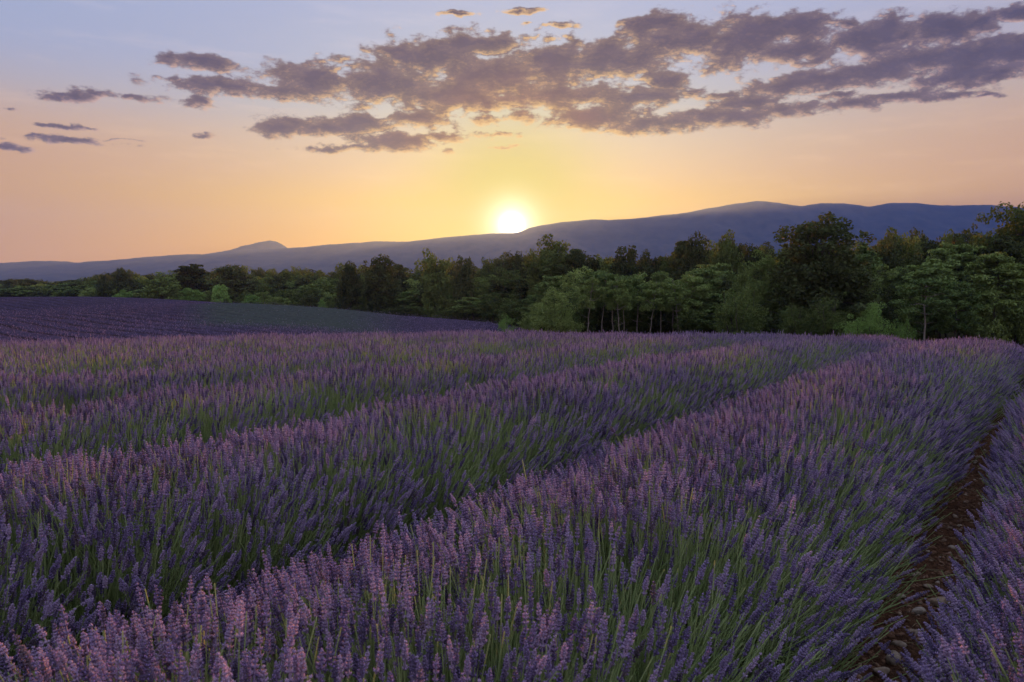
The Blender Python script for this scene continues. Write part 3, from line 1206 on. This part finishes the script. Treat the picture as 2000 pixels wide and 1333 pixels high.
    for _ in range(4000):
        if cnt >= 80:
            break
        t = 1.9 + 7.5 * random.random() ** 1.5
        p = -0.55 + random.gauss(0, 0.15)
        x, y = furrow_pt(t, p)
        s = random.uniform(0.02, 0.055)
        o = link('stone', shared[cnt % 6], label='small brown or pale stone among the gravel of the furrow', category='stone', group='small stones scattered in the furrow')
        o.scale = (s * random.uniform(0.8, 1.3), s, s * random.uniform(0.7, 1.1))
        o.rotation_euler = (random.uniform(-0.4, 0.4), random.uniform(-0.4, 0.4), random.uniform(0, 6.28))
        o.location = (x, y, soil_z(x, y) + s * 0.12)
        cnt += 1
    V, Fc, b = [], [], 0
    for q in range(5200):
        t = 1.0 + 10 * random.random() ** 1.6
        p = -0.55 + random.gauss(0, 0.20)
        x, y = furrow_pt(t, p)
        s = random.uniform(0.004, 0.015) * (1.5 if random.random() < 0.1 else 1)
        rv = ico_v * np.array([random.uniform(0.8, 1.4), random.uniform(0.7, 1.1), random.uniform(0.5, 0.9)]) * s
        rv = rv * RNG.uniform(0.8, 1.2, (12, 1))
        w = random.uniform(0, 6.28)
        c, sn = math.cos(w), math.sin(w)
        V.append(np.c_[rv[:, 0] * c - rv[:, 1] * sn + x, rv[:, 0] * sn + rv[:, 1] * c + y, rv[:, 2] + soil_z(x, y) + s * 0.2])
        Fc += [(a + b, d + b, e + b) for a, d, e in ico_f]
        b += 12
    link('gravel', mesh_from('gravel', np.vstack(V), np.array(Fc), [M['gravel']]), kind='stuff', label='loose red gravel and clods in the furrow')

    V, Fc = [], []
    for q in range(90):
        t = 1.6 + 6 * random.random() ** 1.4
        p = -0.55 + random.gauss(0, 0.16)
        x, y = furrow_pt(t, p)
        w = random.uniform(0, 6.28)
        ln = random.uniform(0.05, 0.18)
        pts = [np.array([x + math.cos(w) * ln * k, y + math.sin(w) * ln * k + 0.01 * k * k, 0.0]) for k in (-0.5, 0, 0.5)]
        for a in pts:
            a[2] = soil_z(a[0], a[1]) + random.uniform(0.008, 0.02)
        v, f = tube(pts, [0.0018, 0.0018, 0.0012], 3)
        b = len(V)
        V += v
        Fc += [tuple(i + b for i in q_) for q_ in f]
    link('dry_stalks', mesh_from('dry_stalks', V, Fc, [M['straw']]), kind='stuff', label='dry fallen lavender stalks lying in the furrow')


build_furrow()


# ------------------------------------------------------------------ trees
def leaf_cards(centers, radii, per, size, rng, flat=1.0, aspect=1.8, shell=0.55, up=0.3):
    """small rhombic leaves / sprays spread through ellipsoidal clumps"""
    V, nq = [], 0
    for c, r_, n in zip(centers, radii, per):
        d = rng.normal(size=(n, 3))
        d /= np.linalg.norm(d, axis=1)[:, None]
        rad = (shell + (1 - shell) * rng.random(n) ** 0.6)[:, None] * (1 + rng.normal(0, 0.12, (n, 1)))
        p = c + d * rad * r_ * np.array([1, 1, flat])
        nrm = d * 0.5 + rng.normal(0, 0.8, (n, 3)) + np.array([0, 0, up])
        nrm /= np.linalg.norm(nrm, axis=1)[:, None]
        a = np.cross(nrm, rng.normal(size=(n, 3)))
        a /= np.linalg.norm(a, axis=1)[:, None] + 1e-9
        b = np.cross(nrm, a)
        s = size * rng.uniform(0.6, 1.35, (n, 1))
        fold = nrm * s * 0.25
        V.append(np.stack([p - a * s * aspect * 0.5, p + b * s * 0.5 + fold, p + a * s * aspect * 0.5, p - b * s * 0.5 + fold], 1).reshape(-1, 3))
        nq += n
    V = np.vstack(V)
    f = np.arange(nq * 4).reshape(-1, 4)
    return V, f


def branch(p0, p1, r0, r1, rng, seg=5, wob=0.08):
    L = np.linalg.norm(p1 - p0)
    pts = [p0 + (p1 - p0) * k / seg + (rng.normal(0, wob * L, 3) * (0 < k < seg)) for k in range(seg + 1)]
    return pts, [r0 + (r1 - r0) * k / seg for k in range(seg + 1)]


def make_tree(kind, seed, leaf=0.17, dense=1.0, mat=None, bark='bark'):
    """unit tree: height 1 -> built at 8 m and scaled on placing.  returns trunk mesh, crown mesh"""
    rng = np.random.default_rng(seed)
    H = 8.0
    TV, TF = [], []

    def add(pts, rad, sides=6):
        v, f = tube(pts, rad, sides)
        b = len(TV)
        TV.extend(v)
        TF.extend([tuple(i + b for i in q) for q in f])

    cen, rad, per = [], [], []
    flat, aspect, up = 0.8, 1.6, 0.3
    if kind in ('oak', 'oak_open', 'round'):
        th = H * (0.86 if kind != 'round' else 0.8)
        lean = rng.normal(0, 0.25, 2)
        tp, tr = branch(np.array([0, 0, -0.3]), np.array([lean[0], lean[1], th]), 0.20, 0.05, rng, 8, 0.012)
        add(tp, tr, 7)
        nl = 30 if kind != 'round' else 26
        for q in range(nl):
            f = 0.12 + 0.85 * (q + rng.random()) / nl
            base = tp[min(8, int(f * 8))]
            w = q * 2.4 + rng.uniform(-0.5, 0.5)
            prof = math.sin(math.pi * min(1, 0.20 + f * 0.72)) ** 0.7
            reach = H * 0.31 * prof * rng.uniform(0.55, 1.15)
            tip = base + np.array([math.cos(w) * reach, math.sin(w) * reach, H * (0.06 + 0.10 * rng.random())])
            bp, br = branch(base, tip, 0.06 * (1.1 - f * 0.6), 0.012, rng, 4, 0.05)
            add(bp, br, 4)
            for s in range(4):
                c = bp[rng.integers(2, 5)] + rng.normal(0, 0.45, 3)
                cen.append(c)
                rad.append(rng.uniform(0.38, 0.80) * (0.8 if kind == 'oak_open' else 1))
        for q in range(70):                                  # foliage inside the crown
            d = rng.normal(size=3)
            d /= np.linalg.norm(d)
            rr_ = rng.random() ** 0.45
            cen.append(np.array([d[0] * rr_ * H * 0.27, d[1] * rr_ * H * 0.27, H * 0.50 + d[2] * rr_ * H * 0.30]))
            rad.append(rng.uniform(0.45, 0.8))
        if kind == 'oak_open':
            # ragged separate sprays standing out of the top
            for q in range(22):
                w = rng.uniform(0, 6.28)
                rr_ = rng.uniform(0.2, 2.3)
                c = np.array([math.cos(w) * rr_, math.sin(w) * rr_, H * rng.uniform(0.84, 0.99) - rr_ * 0.35])
                bp, br = branch(tp[6], c, 0.04, 0.012, rng, 4, 0.04)
                add(bp, br, 4)
                cen.append(c)
                rad.append(rng.uniform(0.30, 0.52))
                cen.append(c + rng.normal(0, 0.3, 3))
                rad.append(rng.uniform(0.2, 0.36))
    elif kind == 'pine':
        th = H * 0.93
        lean = rng.normal(0, 0.45, 2)
        tp, tr = branch(np.array([0, 0, -0.3]), np.array([lean[0], lean[1], th]), 0.13, 0.03, rng, 9, 0.014)
        add(tp, tr, 6)
        flat, aspect, up = 0.38, 2.6, 0.8
        nl = 26
        for q in range(nl):
            f = 0.36 + 0.62 * (q + rng.random()) / nl
            k = f * 9
            base = tp[int(k)] + (tp[min(9, int(k) + 1)] - tp[int(k)]) * (k - int(k))
            w = q * 2.4 + rng.uniform(-0.5, 0.5)
            reach = H * 0.27 * (math.sin(math.pi * (0.30 + 0.66 * (f - 0.36) / 0.64)) ** 0.8) * rng.uniform(0.55, 1.1)
            tip = base + np.array([math.cos(w) * reach, math.sin(w) * reach, H * 0.03])
            bp, br = branch(base, tip, 0.045, 0.012, rng, 4, 0.04)
            add(bp, br, 4)
            for s in (2, 3, 4, 4):
                c = bp[s] + rng.normal(0, 0.28, 3) * np.array([1, 1, 0.5]) + np.array([0, 0, 0.12])
                cen.append(c)
                rad.append(rng.uniform(0.42, 0.72))
        for q in range(6):
            cen.append(tp[9] + rng.normal(0, 0.35, 3))
            rad.append(0.45)
    elif kind == 'trunky':                                   # slim pine, bare below
        th = H * 0.92
        lean = rng.normal(0, 0.55, 2)
        tp, tr = branch(np.array([0, 0, -0.3]), np.array([lean[0], lean[1], th]), 0.085, 0.03, rng, 9, 0.0055)
        add(tp, tr, 6)
        flat, aspect, up = 0.45, 2.4, 0.7
        nl = 17
        for q in range(nl):
            f = 0.56 + 0.42 * (q + rng.random()) / nl
            k = f * 9
            base = tp[int(k)]
            w = q * 2.4 + rng.uniform(-0.5, 0.5)
            reach = H * 0.22 * (math.sin(math.pi * (0.25 + 0.68 * (f - 0.56) / 0.44)) ** 0.8) * rng.uniform(0.5, 1.15)
            tip = base + np.array([math.cos(w) * reach, math.sin(w) * reach, H * 0.05])
            bp, br = branch(base, tip, 0.04, 0.012, rng, 4, 0.05)
            add(bp, br, 4)
            for s in (3, 4, 4):
                cen.append(bp[s] + rng.normal(0, 0.3, 3) * np.array([1, 1, 0.5]))
                rad.append(rng.uniform(0.42, 0.70))
        for q in range(7):                                   # dead twigs under the crown
            k = rng.integers(3, 6)
            w = rng.uniform(0, 6.28)
            tip = tp[k] + np.array([math.cos(w), math.sin(w), 0.25]) * rng.uniform(0.5, 1.2)
            bp, br = branch(tp[k], tip, 0.022, 0.008, rng, 3, 0.06)
            add(bp, br, 3)
    elif kind == 'spire':
        th = H * 0.95
        tp, tr = branch(np.array([0, 0, -0.3]), np.array([0.1, 0, th]), 0.15, 0.02, rng, 9, 0.008)
        add(tp, tr, 6)
        for q in range(46):
            f = 0.10 + 0.88 * (q + rng.random()) / 46
            w = q * 2.4
            reach = H * 0.24 * (1.02 - f) ** 0.75 * rng.uniform(0.4, 1.1)
            c = tp[min(9, int(f * 9))] * np.array([1, 1, 0]) + np.array([math.cos(w) * reach, math.sin(w) * reach, f * H])
            if q % 2 == 0:
                bp, br = branch(tp[max(0, min(9, int(f * 9) - 1))], c, 0.03, 0.01, rng, 3, 0.04)
                add(bp, br, 4)
            cen += [c, c + rng.normal(0, 0.3, 3)]
            rad += [rng.uniform(0.3, 0.6), rng.uniform(0.25, 0.45)]
        flat = 0.9
    elif kind == 'bush':
        for q in range(9):
            w = q * 2.4
            tip = np.array([math.cos(w) * rng.uniform(0.5, 2.4), math.sin(w) * rng.uniform(0.5, 2.4), H * rng.uniform(0.45, 0.8)])
            bp, br = branch(np.array([math.cos(w) * 0.2, math.sin(w) * 0.2, -0.2]), tip, 0.09, 0.02, rng, 5, 0.05)
            add(bp, br, 4)
        for q in range(110):
            w = rng.uniform(0, 6.28)
            e = rng.uniform(-0.1, 1.0)
            ph = math.asin(max(-1, min(1, e)))
            lob = 0.80 + 0.28 * math.sin(3 * w + seed) * math.cos(ph) + 0.12 * math.sin(5 * w + 2 * e + seed)
            rr_ = lob * (0.6 + 0.4 * rng.random() ** 0.5)
            cen.append(np.array([math.cos(w) * math.cos(ph) * rr_ * 3.0, math.sin(w) * math.cos(ph) * rr_ * 3.0, 0.9 + e * rr_ * 6.3]))
            rad.append(rng.uniform(0.45, 0.85))
        flat = 0.85
    cen = np.array(cen)
    cen[:, 2] = np.maximum(cen[:, 2], 0.25)
    rad = np.array(rad)
    per = np.maximum(8, (dense * 235 * rad ** 2).astype(int))
    V, f = leaf_cards(cen, rad, per, leaf * 0.86, rng, flat, aspect, 0.5, up)
    V[:, 2] = np.maximum(V[:, 2], 0.02)
    TV = np.array(TV)
    top = V[:, 2].max()
    w = np.percentile(np.hypot(V[:, 0], V[:, 1]), 96)
    V /= top
    TV /= top
    tm = mesh_from('trunk', TV, TF, [M[bark]], smooth_=True)
    cm = mesh_from('crown', V, f, [M[mat]])
    return tm, cm, w / top                                    # radius relative to the height


LIB = {}


def variant(kind, mat, k, leaf=0.17, dense=1.0, bark='bark'):
    key = (kind, mat, k, leaf, dense)
    if key not in LIB:
        LIB[key] = make_tree(kind, hash((kind, mat)) % 1 + 1000 + k * 37 + sum(map(ord, kind + mat)), leaf, dense, mat, bark)
    return LIB[key]


def put_tree(px, top, depth, halfw, kind, mat, k, label, name='tree', cat='tree', group=None, leaf=0.17, dense=1.0, bark='bark', rotz=None, sink=0.0):
    x_, zt = ray(px, top)
    x, y = x_ * depth, depth
    zg = tz1(x, y)
    h = CAM_Z + zt * depth - zg
    h = max(h, 0.6)
    tm, cm, rw = variant(kind, mat, k, leaf, dense, bark)
    root = bpy.data.objects.new(name, None)
    COL.objects.link(root)
    root.location = (x, y, zg - sink)
    root.rotation_euler = (0, 0, random.uniform(0, 6.28) if rotz is None else rotz)
    sx = (halfw / F * depth) / rw if halfw else h * random.uniform(0.9, 1.15)
    root.scale = (sx, sx, h)
    root['label'] = label
    root['category'] = cat
    if group:
        root['group'] = group
    link('trunk', tm, root)
    link('crown', cm, root)
    return root


SKY = [(-300, 540), (0, 545), (60, 543), (100, 549), (150, 544), (200, 532), (240, 524), (270, 535), (330, 531), (360, 520), (390, 522), (410, 531), (450, 519),
       (490, 520), (530, 521), (560, 523), (600, 521), (640, 523), (680, 513), (700, 515), (740, 512), (770, 517), (800, 515), (830, 525), (850, 506),
       (880, 506), (905, 503), (915, 512), (940, 503), (965, 491), (1000, 489), (1020, 490), (1045, 490), (1080, 486), (1110, 487), (1150, 490),
       (1200, 491), (1250, 491), (1290, 489), (1310, 491), (1335, 481), (1360, 468), (1385, 468), (1415, 465), (1445, 462),
       (1480, 466), (1500, 463), (1530, 474), (1600, 482), (1690, 474), (1710, 458), (1730, 452), (1750, 446), (1780, 458), (1800, 448), (1830, 458),
       (1870, 446), (1890, 440), (1920, 444), (1960, 432), (2000, 425), (2300, 430)]
SKX = np.array(SKY, float)


def skyline(px):
    return float(np.interp(px, SKX[:, 0], SKX[:, 1]))


def base_y(px):
    return float(np.interp(px, [-300, 0, 250, 500, 650, 800, 970, 1000, 1040, 2300], [577, 577, 578, 590, 602, 617, 628, 640, 655, 652]))


def build_trees():
    random.seed(12)
    # ---- trees and bushes one can pick out
    H = [
        (1608, 417, 55, 100, 'oak_open', 'dark', 1, 'tall dark oak with a ragged open top, highest in the middle right', 'oak_tree', 0.15, 1.3),
        (1985, 390, 64, 82, 'oak', 'oak', 2, 'tall full tree at the right edge, rising above the mountain ridge', 'oak_tree', 0.15, 1.2),
        (1082, 456, 92, 50, 'oak', 'oak', 3, 'round topped tree glowing orange just right of the setting sun', 'tree', 0.20, 0.8),
        (1360, 450, 78, 36, 'oak', 'dark', 4, 'dark round crowned tree, left one of the pair against the mountain', 'tree', 0.17, 1.0),
        (1418, 446, 78, 40, 'oak', 'oak', 5, 'dark round crowned tree, right one of the pair against the mountain', 'tree', 0.17, 1.0),
        (1222, 478, 84, 46, 'round', 'dark', 6, 'broad dark tree standing above the bare pine trunks', 'tree', 0.18, 1.0),
        (849, 482, 112, 32, 'oak', 'oak', 7, 'slim pointed tree left of the sun, tallest on that side', 'tree', 0.2, 0.9),
        (905, 497, 110, 26, 'oak', 'dark', 8, 'small tree between the slim pointed one and the sun', 'tree', 0.2, 0.9),
        (742, 496, 120, 36, 'oak', 'dark', 9, 'pointed dark tree over the end of the far lavender hill', 'tree', 0.2, 0.9),
        (683, 507, 124, 24, 'oak', 'dark', 10, 'small bushy topped tree left of the pointed dark tree', 'tree', 0.2, 0.9),
        (372, 515, 172, 40, 'pine', 'dark', 11, 'flat topped dark pine behind the round olive bush', 'pine_tree', 0.24, 0.9),
        (240, 522, 196, 24, 'oak', 'dark', 12, 'dark forked tree left of the round olive bush', 'tree', 0.26, 0.9),
        (202, 531, 200, 14, 'round', 'dark', 13, 'small dark tree left of the dark forked tree', 'tree', 0.26, 0.9),
        (460, 516, 165, 44, 'oak', 'dark', 14, 'wide dark tree right of the flat topped pine', 'tree', 0.24, 0.9),
        (310, 530, 160, 44, 'bush', 'olive', 15, 'big round olive green bush on the crest of the lavender hill', 'bush', 0.22, 0.8),
        (428, 555, 158, 20, 'bush', 'light', 16, 'small rounded light green bush right of the big olive bush', 'bush', 0.2, 0.7),
        (375, 562, 160, 26, 'bush', 'light', 17, 'low light green bush between the big olive bush and the small rounded one', 'bush', 0.2, 0.7),
        (240, 566, 172, 20, 'bush', 'light', 18, 'low light green bush left of the big olive bush', 'bush', 0.22, 0.7),
        (488, 575, 148, 17, 'bush', 'light', 19, 'little flat light green bush on the hill edge under dark trees', 'bush', 0.18, 0.7),
        (545, 579, 142, 22, 'bush', 'olive', 20, 'low green bush right of the little flat one on the hill edge', 'bush', 0.18, 0.7),
        (700, 597, 122, 24, 'bush', 'oak', 52, 'dark low bush on the falling hill edge under the bushy topped tree', 'bush', 0.18, 0.8),
        (765, 600, 114, 26, 'bush', 'dark', 51, 'dark low bush on the hill edge under the pointed dark tree', 'bush', 0.18, 0.8),
        (805, 597, 110, 26, 'bush', 'oak', 50, 'dark leafy bush on the hill edge left of the slim pointed tree', 'bush', 0.18, 0.9),
        (875, 604, 106, 26, 'bush', 'oak', 53, 'low dark bush on the hill edge below the slim pointed tree', 'bush', 0.18, 0.8),
        (785, 600, 108, 28, 'bush', 'dark', 54, 'small black green bush on the hill edge, third from the slim pointed tree', 'bush', 0.18, 0.9),
        (1175, 598, 70, 44, 'bush', 'dark', 55, 'dark thicket behind the left end of the bare trunked pines', 'bush', 0.16, 0.9),
        (1245, 598, 69, 46, 'bush', 'dark', 56, 'dark thicket behind the middle of the bare trunked pines', 'bush', 0.16, 0.9),
        (1315, 596, 69, 44, 'bush', 'dark', 57, 'dark thicket behind the right end of the bare trunked pines', 'bush', 0.16, 0.9),
        (628, 585, 132, 8, 'bush', 'light', 21, 'tiny light green shrub alone on the falling hill edge', 'bush', 0.14, 0.7),
        (987, 612, 62, 22, 'bush', 'light', 22, 'small bright bush at the corner of the wood, edge of near field', 'bush', 0.10, 0.9),
        (955, 645, 60, 12, 'bush', 'olive', 23, 'very low bush left of the small bright corner bush', 'bush', 0.08, 0.9),
        (1085, 558, 64, 52, 'bush', 'olive', 24, 'rounded tawny green tree at the corner of the wood, under the sun', 'tree', 0.13, 1.2),
        (1497, 486, 58, 62, 'oak', 'olive', 25, 'leafy olive green tree left of the tall dark oak', 'tree', 0.14, 1.2),
        (1440, 560, 54, 62, 'bush', 'oak', 26, 'broad dark leafy tree in front, left of the tall dark oak', 'tree', 0.13, 1.1),
        (1560, 590, 51, 42, 'bush', 'oak', 27, 'dark leafy bush at the foot of the tall dark oak', 'bush', 0.12, 1.1),
        (1622, 578, 50, 44, 'bush', 'oak', 28, 'rounded dark green bush left of the bright green bush', 'bush', 0.12, 1.1),
        (1712, 588, 48, 40, 'bush', 'light', 29, 'bright green bush with a rounded top behind the lavender', 'bush', 0.11, 1.2),
        (1668, 612, 48.5, 36, 'bush', 'light', 30, 'lower bright green shrub left of the bright green bush', 'bush', 0.11, 1.0),
        (1762, 618, 47.5, 26, 'bush', 'light', 31, 'small bright green shrub right of the bright green bush', 'bush', 0.10, 1.0),
        (1812, 542, 49, 58, 'trunky', 'pine', 32, 'young pine with one pale bare trunk and spreading green tiers', 'pine_tree', 0.13, 1.3),
        (1868, 548, 50, 42, 'pine', 'pine', 33, 'low tiered pine right of the young pine with the pale trunk', 'pine_tree', 0.13, 1.2),
        (1950, 492, 52, 70, 'pine', 'olive', 34, 'bushy light green pine near the right edge', 'pine_tree', 0.14, 1.3),
        (1800, 505, 58, 62, 'pine', 'pine', 35, 'green pine with flat tiers behind the young pale trunked pine', 'pine_tree', 0.15, 1.2),
        (1745, 440, 76, 40, 'oak', 'oak', 36, 'pointed leafy tree on the skyline right of the tall oak', 'tree', 0.18, 1.0),
        (1800, 443, 78, 36, 'oak', 'dark', 37, 'rounded tree on the skyline, second right of the tall oak', 'tree', 0.18, 1.0),
        (1885, 436, 76, 48, 'oak_open', 'dark', 38, 'twiggy dark tree on the skyline left of the right edge tree', 'tree', 0.18, 1.0),
        (1880, 470, 64, 56, 'pine', 'pine', 39, 'blue green pine below the twiggy dark skyline tree', 'pine_tree', 0.16, 1.1),
        (1960, 455, 60, 60, 'pine', 'dark', 40, 'dark tiered pine below the tall right edge tree', 'pine_tree', 0.16, 1.1),
        (1700, 470, 68, 52, 'pine', 'pine', 41, 'dark green pine just right of the tall oak', 'pine_tree', 0.16, 1.1),
        (1380, 515, 64, 46, 'pine', 'pine', 42, 'pine with bright layered top right of the bare trunks', 'pine_tree', 0.15, 1.2),
        (1345, 535, 61, 40, 'trunky', 'pine', 43, 'leaning bare trunked pine, last on the right of the row', 'pine_tree', 0.14, 1.2),
    ]
    for (px, top, dep, hw, kind, mat, k, lab, nm, leaf, dense) in H:
        if dep > 100:
            leaf, dense = 0.26, 0.45
        elif dep > 70:
            leaf, dense = 0.20, 0.75
        cat = {'bush': 'bush', 'pine_tree': 'pine tree', 'oak_tree': 'oak tree'}.get(nm, 'tree')
        put_tree(px, top, dep, hw, kind, mat, k, lab, nm, cat, None, leaf, dense, 'pale_bark' if kind == 'trunky' else 'bark')
    # ---- row of slim bare-trunked pines at the edge of the near field
    pts = [(1145, 540), (1172, 532), (1198, 528), (1212, 545), (1224, 540), (1246, 530), (1268, 548), (1290, 528), (1316, 540), (1330, 552)]
    words = ['first', 'second', 'third', 'fourth', 'fifth', 'sixth', 'seventh', 'eighth', 'ninth', 'tenth']
    for i, (px, top) in enumerate(pts):
        put_tree(px, top, 60.5 + (i % 3) * 1.6, 34, 'trunky', 'pine' if i % 3 else 'olive', i % 3,
                 f'slim bare trunked pine, {words[i]} from the left in the row below the sun', 'pine_tree', 'pine tree',
                 'slim pines with bare trunks at the field edge', 0.16, 0.8, 'pale_bark')

    # ---- the rest of the wood, layer by layer
    marks = [(-400, 'the left picture edge'), (202, 'the small dark tree'), (310, 'the round olive bush'), (460, 'the wide dark tree'),
             (683, 'the bushy topped tree'), (742, 'the pointed dark tree'), (849, 'the slim pointed tree'), (905, 'the small tree'),
             (1082, 'the round topped glowing tree'), (1222, 'the broad dark tree'), (1360, 'the left round crowned tree'), (1418, 'the right round crowned tree'),
             (1608, 'the tall ragged oak'), (1745, 'the pointed leafy skyline tree'), (1885, 'the twiggy skyline tree'), (1985, 'the tall right edge tree')]
    words = ['first', 'second', 'third', 'fourth', 'fifth', 'sixth', 'seventh', 'eighth', 'ninth', 'tenth', 'eleventh', 'twelfth',
             'thirteenth', 'fourteenth', 'fifteenth', 'sixteenth', 'seventeenth', 'eighteenth']

    def layer(word, off, frac, step, hw, kinds, leaf, jitter):
        px = -130.0
        count = {}
        while px < 2130:
            s = skyline(px)
            b = base_y(px)
            top = s + (b - s) * frac + random.uniform(-jitter, jitter) * (b - s)
            dep = float(front_depth(px)) + off * (1.0 if px > 1000 else 1.6) + random.uniform(-2.5, 2.5)
            if word == 'at the front' and 1120 < px < 1345:
                px += step
                continue
            kind, mat = random.choice(kinds)
            sc = 0.62 if px < 600 else (0.8 if px < 1000 else 1.0)
            k = random.randrange(4)
            lf, dn = (0.26, 0.42) if px < 900 else (0.18, 0.85)
            k %= 3
            mk = [m for m in marks if m[0] <= px][-1][1]
            count[mk] = count.get(mk, 0) + 1
            tone = {'dark': 'dark', 'oak': 'deep green', 'pine': 'green', 'olive': 'olive green'}[mat]
            what = {'pine': 'pine', 'bush': 'low bush'}.get(kind, 'leafy tree')
            lab = f'{tone} {what}, {words[count[mk] - 1]} {word} right of {mk}'
            put_tree(px, top, dep, hw * sc * random.uniform(0.85, 1.2), kind, mat, k, lab,
                     {'pine': 'pine_tree', 'bush': 'bush'}.get(kind, 'tree'), {'pine': 'pine tree', 'bush': 'bush'}.get(kind, 'tree'),
                     'trees of the wood behind the lavender', lf, dn)
            px += step * sc * random.uniform(0.8, 1.25)

    layer('at the back', 34, 0.06, 46, 40, [('round', 'dark'), ('oak', 'oak'), ('pine', 'dark'), ('oak', 'dark')], 0.22, 0.03)
    layer('on the skyline', 22, 0.02, 40, 36, [('oak', 'dark'), ('oak', 'oak'), ('pine', 'dark'), ('round', 'oak')], 0.20, 0.05)
    layer('halfway up', 12, 0.26, 44, 40, [('oak', 'oak'), ('pine', 'pine'), ('pine', 'dark'), ('round', 'dark'), ('oak', 'olive')], 0.18, 0.08)
    layer('low down', 6, 0.46, 46, 40, [('pine', 'pine'), ('oak', 'oak'), ('round', 'dark'), ('pine', 'dark')], 0.17, 0.08)
    layer('at the front', 1.5, 0.64, 50, 38, [('round', 'oak'), ('pine', 'pine'), ('bush', 'oak'), ('bush', 'dark'), ('bush', 'olive')], 0.15, 0.08)


build_trees()
